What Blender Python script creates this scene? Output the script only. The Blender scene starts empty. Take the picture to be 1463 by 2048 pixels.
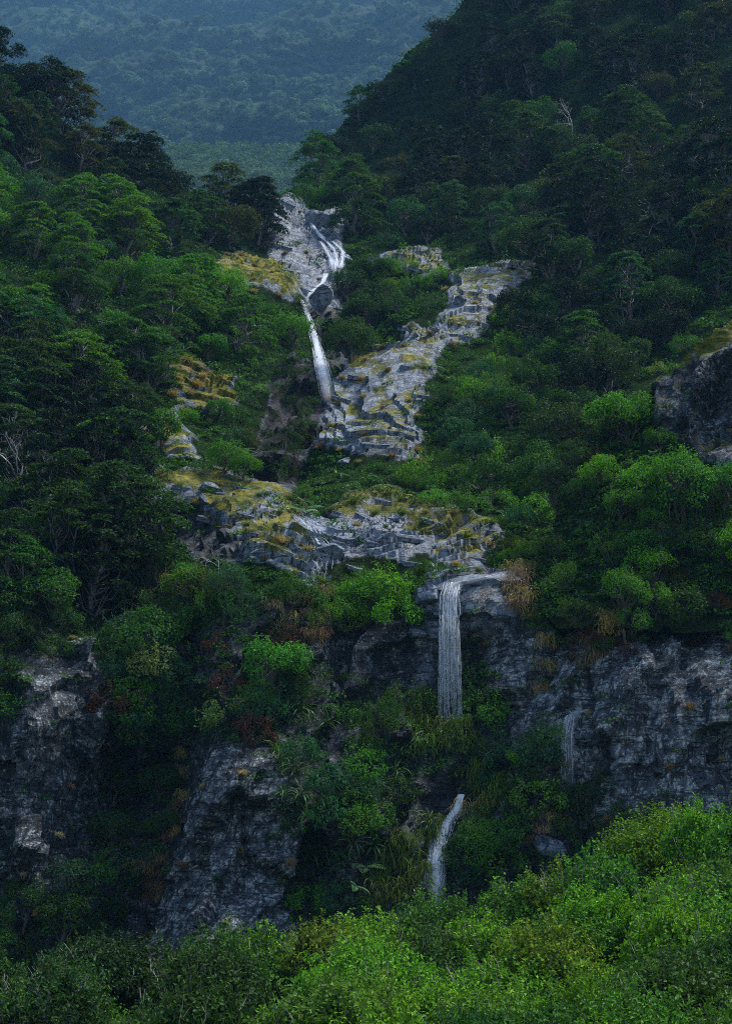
import bpy, math, random
import numpy as np
from mathutils import Vector, Matrix, Euler
from mathutils.bvhtree import BVHTree

C = bpy.context.scene.collection
SC = bpy.context.scene
R = math.radians
random.seed(7)
RNG = np.random.default_rng(11)

# ------------------------------------------------------------------ camera, sky, sun, exposure
CAM_Z, PITCH, VFOV = 9.0, 15.0, 34.0
W, H = 1463.0, 2048.0
F = (H / 2) / math.tan(R(VFOV / 2))
cam_d = bpy.data.cameras.new('camera'); cam = bpy.data.objects.new('camera', cam_d); C.objects.link(cam)
cam.location = (0, 0, CAM_Z); cam.rotation_euler = (R(90 + PITCH), 0, 0)
cam_d.sensor_fit = 'VERTICAL'; cam_d.angle = R(VFOV); cam_d.clip_start = 0.5; cam_d.clip_end = 9000
SC.camera = cam

SUN_EL, SUN_AZ = 60.0, 73.0        # azimuth clockwise from +Y (into the picture)
world = bpy.data.worlds.new('World'); SC.world = world; world.use_nodes = True
wn = world.node_tree.nodes; wl = world.node_tree.links
sky = wn.new('ShaderNodeTexSky'); sky.sky_type = 'NISHITA'; sky.sun_disc = False
sky.sun_elevation = R(SUN_EL); sky.sun_rotation = R(SUN_AZ); sky.air_density = 1.0; sky.dust_density = 1.0; sky.ozone_density = 1.5
wn['Background'].inputs['Strength'].default_value = 0.05
wl.new(sky.outputs[0], wn['Background'].inputs['Color'])

sun_d = bpy.data.lights.new('sun', 'SUN'); sun = bpy.data.objects.new('sun', sun_d); C.objects.link(sun)
sun_d.energy = 1.5; sun_d.angle = R(14); sun_d.color = (1.0, 0.975, 0.93)
sd = Vector((math.sin(R(SUN_AZ)) * math.cos(R(SUN_EL)), math.cos(R(SUN_AZ)) * math.cos(R(SUN_EL)), math.sin(R(SUN_EL))))
sun.rotation_euler = sd.to_track_quat('Z', 'Y').to_euler(); sun.location = sd * 600

SC.view_settings.view_transform = 'Standard'; SC.view_settings.look = 'None'
SC.view_settings.gamma = 1.0; SC.view_settings.exposure = 2.32; SC.view_settings.use_curve_mapping = False
SC.cycles.max_bounces = 6; SC.cycles.diffuse_bounces = 3; SC.cycles.glossy_bounces = 2
SC.cycles.transmission_bounces = 3; SC.cycles.transparent_max_bounces = 8; SC.cycles.volume_bounces = 1
SC.cycles.use_denoising = False; SC.cycles.sample_clamp_direct = 1.2; SC.cycles.sample_clamp_indirect = 0.5; SC.cycles.filter_width = 1.0
HAZE_DENSITY = 0.00008

# ------------------------------------------------------------------ projection helpers
CT, ST = math.cos(R(PITCH)), math.sin(R(PITCH))

def ray(px, py):
    a = (px - W / 2) / F; b = (H / 2 - py) / F
    return Vector((a, CT - b * ST, ST + b * CT))

def at(px, py, Y):
    d = ray(px, py); t = Y / d.y
    return Vector((d.x * t, Y, CAM_Z + d.z * t))

def project(P):
    P = np.asarray(P, dtype=np.float64); z = P[:, 2] - CAM_Z
    fwd = P[:, 1] * CT + z * ST; up = -P[:, 1] * ST + z * CT
    return np.stack([W / 2 + F * P[:, 0] / fwd, H / 2 - F * up / fwd], 1)

# ------------------------------------------------------------------ numpy noise
def _hash(ix, iy, iz, s=0):
    h = (ix.astype(np.uint32) * np.uint32(374761393) + iy.astype(np.uint32) * np.uint32(668265263)
         + iz.astype(np.uint32) * np.uint32(2147483647) + np.uint32((s * 974711 + 12345) & 0xffffffff))
    h = (h ^ (h >> np.uint32(13))) * np.uint32(1274126177)
    h = (h ^ (h >> np.uint32(15))) * np.uint32(2246822519)
    return (h ^ (h >> np.uint32(16))).astype(np.float64) / 4294967295.0

def vnoise(P, s=0):
    i = np.floor(P).astype(np.int64); f = P - i; u = f * f * f * (f * (f * 6 - 15) + 10)
    r = 0
    for dx in (0, 1):
        wx = u[:, 0] if dx else 1 - u[:, 0]
        for dy in (0, 1):
            wy = u[:, 1] if dy else 1 - u[:, 1]
            for dz in (0, 1):
                wz = u[:, 2] if dz else 1 - u[:, 2]
                r = r + wx * wy * wz * _hash(i[:, 0] + dx, i[:, 1] + dy, i[:, 2] + dz, s)
    return r * 2 - 1

def fbm(P, octv=4, s=0, gain=0.5):
    a, t, r = 1.0, 0.0, 0
    for k in range(octv):
        r = r + a * vnoise(P * (2.03 ** k) + 17.3 * k, s + k); t += a; a *= gain
    return r / t

def ridged(P, octv=4, s=0):
    a, t, r = 1.0, 0.0, 0
    for k in range(octv):
        r = r + a * (1 - 2 * np.abs(vnoise(P * (2.1 ** k) + 9.1 * k, s + k))); t += a; a *= 0.55
    return r / t

def worley(P, s=0):
    i = np.floor(P).astype(np.int64); n = len(P)
    f1 = np.full(n, 9.0); f2 = np.full(n, 9.0); cid = np.zeros(n); cv = np.zeros((n, 3))
    for dx in (-1, 0, 1):
        for dy in (-1, 0, 1):
            for dz in (-1, 0, 1):
                a, b, c = i[:, 0] + dx, i[:, 1] + dy, i[:, 2] + dz
                v = np.stack([a + _hash(a, b, c, s + 1), b + _hash(a, b, c, s + 2), c + _hash(a, b, c, s + 3)], 1) - P
                d = np.sqrt((v * v).sum(1)); h = _hash(a, b, c, s + 4)
                near = d < f1
                f2 = np.where(near, f1, np.minimum(f2, d)); cid = np.where(near, h, cid); cv[near] = v[near]; f1 = np.where(near, d, f1)
    return f1, f2, cid, cv

def in_poly(q, poly):
    x, y = q[:, 0], q[:, 1]; r = np.zeros(len(q), bool); n = len(poly)
    for k in range(n):
        x1, y1 = poly[k]; x2, y2 = poly[(k + 1) % n]
        c = ((y1 > y) != (y2 > y))
        r ^= c & (x < (x2 - x1) * (y - y1) / ((y2 - y1) if y2 != y1 else 1e-9) + x1)
    return r

class TPS:
    def __init__(self, P, v, sc=40.0, lam=0.002):
        P = np.asarray(P, float) / sc; v = np.asarray(v, float); n = len(P); self.P, self.sc = P, sc
        K = self.k(P, P) + lam * np.eye(n); A = np.zeros((n + 3, n + 3)); A[:n, :n] = K
        Q = np.hstack([np.ones((n, 1)), P]); A[:n, n:] = Q; A[n:, :n] = Q.T
        self.w = np.linalg.solve(A, np.concatenate([v, np.zeros(3)]))
    @staticmethod
    def k(a, b):
        d2 = ((a[:, None, :] - b[None]) ** 2).sum(2)
        return 0.5 * d2 * np.log(d2 + 1e-9)
    def __call__(self, q):
        q = np.asarray(q, float) / self.sc; out = np.empty(len(q)); n = len(self.P)
        for s in range(0, len(q), 20000):
            b = q[s:s + 20000]
            out[s:s + 20000] = self.k(b, self.P) @ self.w[:n] + self.w[n] + b @ self.w[n + 1:]
        return out

# ------------------------------------------------------------------ mesh helpers
def np_mesh(name, V, faces, mats, attrs=None, smooth=True, mat_idx=None):
    me = bpy.data.meshes.new(name); V = np.asarray(V, np.float32); n = len(V)
    me.vertices.add(n); me.vertices.foreach_set('co', V.ravel())
    if isinstance(faces, np.ndarray):
        k = faces.shape[1]; m = len(faces)
        me.loops.add(m * k); me.loops.foreach_set('vertex_index', faces.astype(np.int32).ravel())
        me.polygons.add(m); me.polygons.foreach_set('loop_start', np.arange(0, m * k, k, dtype=np.int32))
    else:
        m = len(faces); tot = [len(f) for f in faces]
        me.loops.add(sum(tot)); me.loops.foreach_set('vertex_index', np.array([i for f in faces for i in f], np.int32))
        me.polygons.add(m); me.polygons.foreach_set('loop_start', np.concatenate([[0], np.cumsum(tot)[:-1]]).astype(np.int32))
    me.polygons.foreach_set('use_smooth', np.full(m, smooth, bool))
    if mat_idx is not None: me.polygons.foreach_set('material_index', np.asarray(mat_idx, np.int32))
    for mt in (mats if isinstance(mats, (list, tuple)) else [mats]): me.materials.append(mt)
    for k, v in (attrs or {}).items():
        v = np.asarray(v, np.float32)
        if v.ndim == 1:
            a = me.attributes.new(k, 'FLOAT', 'POINT'); a.data.foreach_set('value', v)
        else:
            a = me.attributes.new(k, 'FLOAT_VECTOR', 'POINT'); a.data.foreach_set('vector', v.ravel())
    me.update(calc_edges=True)
    return me

class MB:
    def __init__(s): s.V = []; s.Fc = []; s.T = []; s.n = 0
    def add(s, V, Fc, tint=None):
        V = np.asarray(V, float); s.V.append(V); s.Fc.append(np.asarray(Fc) + s.n)
        s.T.append(np.full(len(V), 0.5) if tint is None else np.asarray(tint, float)); s.n += len(V)
    def tube(s, pts, rad, sides=5):
        P = np.asarray(pts, float); m = len(P); r = np.asarray(rad, float)
        T = np.gradient(P, axis=0); T /= np.linalg.norm(T, axis=1, keepdims=True) + 1e-9
        a = np.where(np.abs(T[:, 2:3]) < 0.9, [[0, 0, 1.0]], [[1.0, 0, 0]])
        U = np.cross(T, a); U /= np.linalg.norm(U, axis=1, keepdims=True) + 1e-9; B = np.cross(T, U)
        th = np.arange(sides) * 2 * math.pi / sides
        V = (P[:, None] + r[:, None, None] * (np.cos(th)[None, :, None] * U[:, None] + np.sin(th)[None, :, None] * B[:, None])).reshape(-1, 3)
        Fc = []
        for i in range(m - 1):
            for j in range(sides):
                a0, a1 = i * sides + j, i * sides + (j + 1) % sides
                Fc.append((a0, a1, a1 + sides)); Fc.append((a0, a1 + sides, a0 + sides))
        s.add(V, Fc)
    def leaves(s, P, N, size, rng, aspect=0.45, jit=0.5, fold=0.15):
        P = np.asarray(P, float); N = np.asarray(N, float); n = len(P)
        N = N / (np.linalg.norm(N, axis=1, keepdims=True) + 1e-9) + rng.normal(0, jit, (n, 3)); N /= np.linalg.norm(N, axis=1, keepdims=True) + 1e-9
        D = rng.normal(0, 1, (n, 3)); D -= (D * N).sum(1, keepdims=True) * N; D /= np.linalg.norm(D, axis=1, keepdims=True) + 1e-9
        S = np.cross(N, D); L = np.asarray(size)[:, None] * rng.uniform(.7, 1.35, (n, 1))
        V = np.stack([P - D * L * .5, P + S * L * aspect * .5 + N * L * fold, P + D * L * .5, P - S * L * aspect * .5 + N * L * fold], 1).reshape(-1, 3)
        b = np.arange(n)[:, None] * 4
        Fc = np.concatenate([b + [[0, 1, 2]], b + [[0, 2, 3]]], 0)
        s.add(V, Fc, np.repeat(rng.uniform(0, 1, n), 4))
    def mesh(s, name, mat, smooth=False):
        return np_mesh(name, np.concatenate(s.V), np.concatenate(s.Fc).astype(np.int32), mat, {'tint': np.concatenate(s.T)}, smooth)

def link(name, me, parent=None, kind=None, loc=None, rot=None, scale=None, color=None):
    o = bpy.data.objects.new(name, me); C.objects.link(o)
    if parent is not None: o.parent = parent
    if kind: o['kind'] = kind
    if loc is not None: o.location = loc
    if rot is not None: o.rotation_euler = rot
    if scale is not None: o.scale = scale if hasattr(scale, '__len__') else (scale,) * 3
    if color is not None: o.color = (*color[:3], 1)
    return o

def tag(o, label, cat, group=None):
    o['label'] = label; o['category'] = cat
    if group: o['group'] = group
    return o

# ------------------------------------------------------------------ materials
def new_mat(name):
    m = bpy.data.materials.new(name); m.use_nodes = True
    nt = m.node_tree; nt.nodes.clear(); return m, nt, nt.nodes, nt.links

def N_(nt, typ, **kw):
    n = nt.nodes.new(typ)
    for k, v in kw.items():
        if k == 'inp':
            for a, b in v.items(): n.inputs[a].default_value = b
        else: setattr(n, k, v)
    return n

def mix(nt, f, a, b, mode='MIX'):
    n = nt.nodes.new('ShaderNodeMix'); n.data_type = 'RGBA'; n.blend_type = mode
    for s, v in ((n.inputs[0], f), (n.inputs[6], a), (n.inputs[7], b)):
        if hasattr(v, 'is_linked'): nt.links.new(v, s)
        elif isinstance(v, (int, float)): s.default_value = v
        else: s.default_value = (*v, 1)
    return n.outputs[2]

def mth(nt, op, a, b=None, clamp=False):
    n = nt.nodes.new('ShaderNodeMath'); n.operation = op; n.use_clamp = clamp
    for s, v in ((n.inputs[0], a), (n.inputs[1], b)):
        if v is None: continue
        if hasattr(v, 'is_linked'): nt.links.new(v, s)
        else: s.default_value = v
    return n.outputs[0]

def ramp(nt, f, lo, hi):
    n = nt.nodes.new('ShaderNodeMapRange'); n.interpolation_type = 'SMOOTHSTEP'
    nt.links.new(f, n.inputs[0]); n.inputs[1].default_value = lo; n.inputs[2].default_value = hi
    return n.outputs[0]

def noise(nt, vec, scale, detail=5, rough=0.55, dist=0.0):
    n = N_(nt, 'ShaderNodeTexNoise', inp={'Scale': scale, 'Detail': detail, 'Roughness': rough, 'Distortion': dist})
    if vec is not None: nt.links.new(vec, n.inputs['Vector'])
    return n.outputs['Fac']

def leaf_mat(name, rgb=None, gloss=0.55, trans=0.28, spread=0.7):
    m, nt, n, l = new_mat(name)
    at_ = N_(nt, 'ShaderNodeAttribute', attribute_name='tint')
    if rgb is None: base = N_(nt, 'ShaderNodeObjectInfo').outputs['Color']
    else:
        oi = N_(nt, 'ShaderNodeObjectInfo')
        base = mix(nt, oi.outputs['Random'], tuple(c * .55 for c in rgb), tuple(c * 1.5 for c in rgb))
    dark = mix(nt, 1.0, base, (1 - spread * .62,) * 3, 'MULTIPLY')
    lite = mix(nt, 1.0, base, (1 + spread * 1.0, 1 + spread * .75, 1 + spread * .35), 'MULTIPLY')
    col = mix(nt, at_.outputs['Fac'], dark, lite)
    p = N_(nt, 'ShaderNodeBsdfPrincipled', inp={'Roughness': gloss, 'Specular IOR Level': 0.06})
    l.new(col, p.inputs['Base Color'])
    t = N_(nt, 'ShaderNodeBsdfTranslucent'); l.new(mix(nt, 1.0, col, (1.1, 1.25, .5), 'MULTIPLY'), t.inputs['Color'])
    ms = N_(nt, 'ShaderNodeMixShader', inp={0: trans}); l.new(p.outputs[0], ms.inputs[1]); l.new(t.outputs[0], ms.inputs[2])
    o = N_(nt, 'ShaderNodeOutputMaterial'); l.new(ms.outputs[0], o.inputs[0]); return m

def bark_mat(name, a, b):
    m, nt, n, l = new_mat(name)
    tc = N_(nt, 'ShaderNodeTexCoord').outputs['Object']
    f = noise(nt, tc, 6.0, 5)
    p = N_(nt, 'ShaderNodeBsdfPrincipled', inp={'Roughness': 0.8})
    l.new(mix(nt, ramp(nt, f, .35, .65), a, b), p.inputs['Base Color'])
    bp = N_(nt, 'ShaderNodeBump', inp={'Strength': .6, 'Distance': .03}); l.new(f, bp.inputs['Height']); l.new(bp.outputs[0], p.inputs['Normal'])
    o = N_(nt, 'ShaderNodeOutputMaterial'); l.new(p.outputs[0], o.inputs[0]); return m

def ramp3(nt, f, stops):
    n = nt.nodes.new('ShaderNodeValToRGB'); e = n.color_ramp.elements
    while len(e) < len(stops): e.new(.5)
    for k, (p, c) in enumerate(stops): e[k].position = p; e[k].color = (*c, 1)
    nt.links.new(f, n.inputs[0]); return n.outputs[0]

def rock_mat(name, attrs=True):
    """Weathered schist: dark blue-grey cliffs with seep streaks and pale lichen; lighter slabs; ochre moss; earth."""
    m, nt, n, l = new_mat(name)
    P = N_(nt, 'ShaderNodeNewGeometry').outputs['Position'] if attrs else N_(nt, 'ShaderNodeTexCoord').outputs['Object']
    def A(k): return N_(nt, 'ShaderNodeAttribute', attribute_name=k).outputs['Fac']
    def mapped(rot, sc):
        q = N_(nt, 'ShaderNodeMapping', inp={'Rotation': rot, 'Scale': sc}); l.new(P, q.inputs[0]); return q.outputs[0]
    big, med, fine = noise(nt, P, .25, 4), noise(nt, P, 1.3, 11, .74, .15), noise(nt, P, 5.5, 8, .76)
    streak = noise(nt, mapped((0, .12, 0), (1, 1, .13)), 1.1, 8, .65, .35)
    bed = noise(nt, mapped((.2, .30, 0), (.16, .16, 1.5)), 1.0, 8, .62, .5)
    joint = noise(nt, mapped((0, -.45, 0), (.9, .9, .16)), .8, 6, .6, .4)
    line = lambda f, w: mth(nt, 'SUBTRACT', 1.0, ramp(nt, mth(nt, 'ABSOLUTE', mth(nt, 'SUBTRACT', f, .5)), 0.0, w))
    cracks = mth(nt, 'MAXIMUM', line(bed, .018), line(joint, .020))
    slab = ramp3(nt, med, [(.36, (.075, .100, .140)), (.50, (.155, .195, .255)), (.64, (.275, .33, .405))])
    slab = mix(nt, mth(nt, 'MULTIPLY', ramp(nt, bed, .5, .64), .3), slab, (.30, .355, .43))
    if attrs:
        cliff = ramp3(nt, med, [(.36, (.024, .031, .041)), (.48, (.085, .102, .124)), (.59, (.20, .225, .255))])
        cliff = mix(nt, mth(nt, 'MULTIPLY', ramp(nt, big, .50, .68), .45), cliff, (.062, .063, .066))
        c = mix(nt, A('slab'), cliff, slab)
        c = mix(nt, mth(nt, 'MULTIPLY', mth(nt, 'POWER', A('dark'), 1.3), .95), c, (.010, .0125, .0175))  # near-black tone: seep stain, plus deep shade painted onto the gorge walls
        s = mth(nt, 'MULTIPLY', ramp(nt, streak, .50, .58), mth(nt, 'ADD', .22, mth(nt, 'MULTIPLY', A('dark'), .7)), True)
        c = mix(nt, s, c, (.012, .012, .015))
        lf = mth(nt, 'MULTIPLY', ramp(nt, mth(nt, 'ADD', mth(nt, 'MULTIPLY', fine, .62), mth(nt, 'MULTIPLY', med, .5)), .585, .635), A('lichen'), True)
    else:
        c = slab; lf = mth(nt, 'MULTIPLY', ramp(nt, fine, .56, .62), .5)
    c = mix(nt, lf, c, (.38, .42, .41))
    c = mix(nt, mth(nt, 'MULTIPLY', cracks, .85), c, (.012, .012, .014))
    if attrs:
        mo = ramp(nt, mth(nt, 'ADD', A('moss'), mth(nt, 'MULTIPLY', mth(nt, 'SUBTRACT', mth(nt, 'ADD', mth(nt, 'MULTIPLY', noise(nt, P, .45, 8, .7), .7), mth(nt, 'MULTIPLY', fine, .3)), .5), 2.2)), .44, .60)
        mc = ramp3(nt, noise(nt, P, .7, 8, .72), [(.36, (.030, .040, .008)), (.47, (.090, .105, .016)), (.57, (.235, .205, .035)), (.68, (.35, .30, .10))])
        c = mix(nt, mo, c, mc)
        so = ramp(nt, mth(nt, 'ADD', A('soil'), mth(nt, 'MULTIPLY', mth(nt, 'SUBTRACT', med, .5), .9)), .4, .6)
        c = mix(nt, so, c, mix(nt, ramp(nt, fine, .4, .62), (.012, .016, .008), (.020, .045, .012)))
    p = N_(nt, 'ShaderNodeBsdfPrincipled', inp={'Roughness': .66, 'Specular IOR Level': .3}); l.new(c, p.inputs['Base Color'])
    if attrs:
        l.new(mth(nt, 'SUBTRACT', .72, mth(nt, 'MULTIPLY', A('wet'), .45)), p.inputs['Roughness'])
        l.new(mth(nt, 'MULTIPLY', mth(nt, 'SUBTRACT', 1.02, mth(nt, 'MAXIMUM', so, mth(nt, 'MULTIPLY', mo, .85))), mth(nt, 'ADD', .13, mth(nt, 'MULTIPLY', A('wet'), .36)), True), p.inputs['Specular IOR Level'])
    h = mth(nt, 'ADD', mth(nt, 'MULTIPLY', med, .9), mth(nt, 'ADD', mth(nt, 'MULTIPLY', fine, .30), mth(nt, 'MULTIPLY', bed, .5)))
    h = mth(nt, 'SUBTRACT', h, mth(nt, 'MULTIPLY', cracks, .22))
    bp = N_(nt, 'ShaderNodeBump', inp={'Strength': 1.0, 'Distance': .45}); l.new(h, bp.inputs['Height']); l.new(bp.outputs[0], p.inputs['Normal'])
    o = N_(nt, 'ShaderNodeOutputMaterial'); l.new(p.outputs[0], o.inputs[0]); return m

def soil_mat(name, a, b, sc=1.0):
    m, nt, n, l = new_mat(name)
    P = N_(nt, 'ShaderNodeNewGeometry').outputs['Position']
    p = N_(nt, 'ShaderNodeBsdfPrincipled', inp={'Roughness': .95, 'Specular IOR Level': .04})
    l.new(mix(nt, ramp(nt, noise(nt, P, sc, 8, .65), .35, .65), a, b), p.inputs['Base Color'])
    o = N_(nt, 'ShaderNodeOutputMaterial'); l.new(p.outputs[0], o.inputs[0]); return m

def water_mat(name, lo, hi, alpha):
    m, nt, n, l = new_mat(name)
    P = N_(nt, 'ShaderNodeNewGeometry').outputs['Position']
    mp = N_(nt, 'ShaderNodeMapping', inp={'Scale': (5, 5, .7)}); l.new(P, mp.inputs[0])
    f = noise(nt, mp.outputs[0], 2.2, 6, .75, .3)
    p = N_(nt, 'ShaderNodeBsdfPrincipled', inp={'Base Color': (.86, .9, .95, 1), 'Roughness': .3, 'Specular IOR Level': .5})
    t = N_(nt, 'ShaderNodeBsdfTranslucent', inp={'Color': (.85, .9, .95, 1)})
    ms0 = N_(nt, 'ShaderNodeMixShader', inp={0: .35}); l.new(p.outputs[0], ms0.inputs[1]); l.new(t.outputs[0], ms0.inputs[2])
    tr = N_(nt, 'ShaderNodeBsdfTransparent')
    a = mth(nt, 'MULTIPLY', mth(nt, 'MULTIPLY', ramp(nt, f, lo, hi), alpha), N_(nt, 'ShaderNodeAttribute', attribute_name='flow').outputs['Fac'], True)
    ms = N_(nt, 'ShaderNodeMixShader'); l.new(a, ms.inputs[0]); l.new(tr.outputs[0], ms.inputs[1]); l.new(ms0.outputs[0], ms.inputs[2])
    o = N_(nt, 'ShaderNodeOutputMaterial'); l.new(ms.outputs[0], o.inputs[0]); return m

M_ROCK = rock_mat('weathered_rock'); M_STONE = rock_mat('loose_stone', False)
M_LEAF = leaf_mat('leaf'); M_GLOSSY = leaf_mat('glossy_leaf', gloss=.5, trans=.25, spread=.85); M_BLADE = leaf_mat('blade', gloss=.35, trans=.25, spread=.35)
M_COVER = leaf_mat('undergrowth_leaf', (.036, .105, .020)); M_SHADECOVER = leaf_mat('shade_toned_leaf', (.011, .030, .013)); M_BANKLEAF = leaf_mat('bank_undergrowth_leaf', (.05, .15, .012))  # M_SHADECOVER: undergrowth leaf with the dim slopes' shade put into its colour
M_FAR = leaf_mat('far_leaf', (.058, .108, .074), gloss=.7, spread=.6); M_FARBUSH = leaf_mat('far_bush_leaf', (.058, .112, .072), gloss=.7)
M_BARK = bark_mat('grey_bark', (.05, .047, .042), (.13, .125, .115)); M_DARKBARK = bark_mat('dark_bark', (.03, .025, .02), (.08, .07, .06))
M_BLEACH = bark_mat('bleached_wood', (.17, .165, .16), (.34, .33, .315))
M_FARSOIL = soil_mat('far_forest_floor', (.012, .022, .010), (.022, .04, .016), .1); M_SOIL = soil_mat('bank_soil', (.010, .016, .006), (.02, .04, .012))
M_WATER = water_mat('falling_water', .40, .60, 1.0); M_BODY = water_mat('white_water', .22, .62, 1.0); M_FILM = water_mat('water_film', .35, .7, .85)

# ------------------------------------------------------------------ terrain: relief of the mountainside, y = f(x, z)
CP = '''
-300 1850 95;0 1850 98;180 1800 99;262 1850 105;340 1900 96;480 1850 94;600 1800 98;720 1750 96;850 1800 98.5;930 1700 98;1000 1650 97;1080 1700 96;1150 1680 97;1250 1640 96;1400 1600 95;1463 1600 96;1800 1700 95
-300 1500 97;0 1550 100;100 1500 99;200 1450 100.5;262 1550 108;400 1550 98;520 1550 98;620 1500 101;720 1500 100;830 1500 100;890 1540 101.5;950 1500 100;1000 1450 100;1060 1450 99.5;1150 1500 97;1300 1450 95.5;1463 1450 96
930 1610 99.3;870 1640 100.5;0 1300 104;130 1280 103;235 1300 108;330 1300 106;450 1300 102;560 1300 103;650 1280 103;760 1300 103.5;830 1260 103;900 1250 104;900 1330 104.5;1000 1260 102.5;1100 1280 101;1250 1280 98.5;1400 1280 98.5
0 1150 112;150 1150 112;280 1130 114;420 1150 108;520 1100 108;600 1190 105;700 1210 105;830 1200 104.5;900 1172 103.2;1000 1160 104;1060 1200 103.5
1150 1100 112;1300 1100 115;1450 1100 116;1200 950 125;1400 950 128;1463 800 140;1300 800 142
640 1150 109;750 1100 113;850 1120 110.5;960 1130 109;700 1050 117.5;900 1060 116;1000 1060 115
300 985 118;330 1060 120;450 1080 116;420 980 121;520 1000 119.5;600 1040 117.5;640 1080 114
-300 1000 118;0 950 125;150 950 126;300 930 127;450 920 129;560 980 130;650 960 127;750 960 128;900 960 128;1050 980 124
630 770 153;643 835 147;640 880 142;600 930 138;590 860 145;570 800 149;560 760 150;640 715 174;668 790 151;650 900 138.5;540 900 142;600 975 136
740 705 158;800 800 146;850 660 164;950 560 180;1050 540 182;750 880 138.5;850 900 137
950 800 143;1050 900 132;900 720 156;1000 650 168;1100 750 150;1150 900 130
690 600 192;620 620 181;640 560 195;560 500 205;640 480 212;600 420 222;680 440 218;760 520 196;790 640 172;720 640 186;710 720 182;850 510 198;900 450 208;800 400 224;700 380 230
550 600 172;450 540 180;500 450 200;530 400 214;400 650 160;400 740 150;300 700 148;300 850 136;420 830 141;480 900 136;470 760 151
0 800 132;150 800 135;-300 600 142;0 600 150;150 600 155;300 550 168;0 400 172;150 400 180;300 400 195;420 400 206;-300 100 190;0 200 190;100 200 198;200 250 206;300 260 212;400 330 216;0 60 207;80 100 208
1200 700 160;1350 700 155;1463 600 162;1000 480 196;1150 450 190;1300 450 183;1463 400 185;900 350 230;1100 300 220;1300 250 216;1463 200 216;650 290 262;720 200 268;760 350 242;800 100 272;900 20 274;1000 100 252;1200 50 246;1463 0 241
1000 -150 277;1200 -250 272;1463 -300 270;1800 -300 240;1800 300 180;1800 800 140;1800 1200 112;2300 0 165;2300 -300 190;2300 350 140;2300 700 118;2300 1100 104
'''
def parse(s): return [tuple(float(v) for v in p.split()) for p in s.replace('\n', ';').split(';') if p.strip()]

ROCKS = [  # px outline, moss, dark (seep stain, and gorge shade put into the colour), lichen, wet, style ('slab' / 'cliff')
 ([(650,800),(690,745),(735,700),(790,692),(800,650),(830,640),(880,640),(905,600),(880,572),(930,550),(1000,532),(1085,526),(1060,565),(1000,605),(970,650),(940,690),(880,705),(860,740),(858,800),(830,845),(850,900),(840,935),(700,925),(640,905),(628,885),(660,840)], .42, .0, .4, .45, 'slab'),
 ([(745,503),(880,500),(900,540),(870,562),(760,535)], .5, 0, .4, .1, 'slab'),
 ([(533,450),(545,412),(580,398),(625,430),(690,420),(692,560),(670,640),(600,612),(580,580),(550,550),(533,490)], .24, .1, .2, .6, 'slab'),
 ([(410,530),(470,503),(530,520),(565,548),(592,612),(555,606),(510,592),(440,592)], .62, 0, .2, 0, 'slab'),
 ([(325,725),(350,712),(400,728),(470,775),(468,800),(420,850),(380,835),(340,800),(330,770)], .64, 0, .2, 0, 'slab'),
 ([(275,835),(350,812),(385,880),(405,925),(330,905),(290,890)], .55, 0, .3, 0, 'slab'),
 ([(540,745),(600,720),(645,730),(655,830),(640,880),(585,995),(540,975),(500,965),(470,900),(520,880)], .0, 1.0, .1, .05, 'cliff'),  # gorge wall: its deep shade is put into the rock colour
 ([(285,950),(400,945),(520,978),(565,1012),(620,1045),(650,1090),(645,1180),(580,1165),(510,1135),(500,1085),(430,1045),(340,1010),(300,1005)], .53, 0, .6, .35, 'slab'),
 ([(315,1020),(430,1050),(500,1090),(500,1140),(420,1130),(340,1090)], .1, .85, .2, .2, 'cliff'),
 ([(595,1035),(700,1060),(780,1055),(855,1110),(800,1160),(700,1150),(640,1180),(620,1100)], .16, 0, .3, .9, 'slab'),
 ([(645,1010),(760,985),(900,1025),(995,1050),(990,1085),(960,1145),(870,1130),(800,1075),(690,1055),(640,1030)], .56, .15, .4, .45, 'slab'),
 ([(825,1195),(870,1155),(1040,1128),(1070,1190),(1040,1250),(960,1275),(870,1285),(860,1400),(830,1390),(828,1240)], .14, .35, .5, .6, 'slab'),
 ([(940,1270),(1060,1240),(1150,1230),(1270,1235),(1480,1235),(1480,1640),(1300,1650),(1200,1640),(1110,1580),(1080,1440),(1010,1530),(1010,1420),(1000,1350)], .0, .28, 1.4, .2, 'cliff'),
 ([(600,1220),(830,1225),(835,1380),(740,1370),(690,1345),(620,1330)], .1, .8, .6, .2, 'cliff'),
 ([(365,1530),(425,1475),(540,1530),(548,1600),(600,1720),(600,1850),(560,1930),(400,1985),(300,1960),(220,1930),(240,1800),(330,1780),(355,1650)], .0, .28, 1.7, .1, 'cliff'),
 ([(-60,1530),(40,1400),(125,1275),(160,1270),(215,1350),(222,1500),(205,1600),(160,1720),(110,1830),(-60,1850)], .0, .5, .9, .1, 'cliff'),
 ([(640,1440),(690,1440),(710,1600),(660,1590)], .0, .8, .6, .2, 'cliff'),
 ([(1040,1650),(1110,1620),(1230,1640),(1260,1700),(1060,1700)], .3, .45, .8, .1, 'cliff'),
 ([(1010,1420),(1080,1420),(1070,1530),(1010,1530)], .0, .5, .5, .4, 'cliff'),
 ([(820,1560),(935,1560),(925,1700),(870,1830),(740,1830),(760,1740)], .3, .8, .0, .8, 'cliff'),
]
BASE_ROCK = [([(-80,1290),(120,1270),(230,1330),(330,1290),(520,1210),(640,1205),(830,1230),(930,1230),(1060,1240),(1480,1240),(1480,1900),(-80,1900)], .04, .9, .35, .3, 'cliff'), ([(690,560),(720,640),(700,760),(655,830),(600,900),(560,1000),(480,960),(540,740),(640,720),(600,612)], .0, 1.0, .1, .2, 'cliff')]  # second patch paints the gorge's shade into the rock
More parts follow.
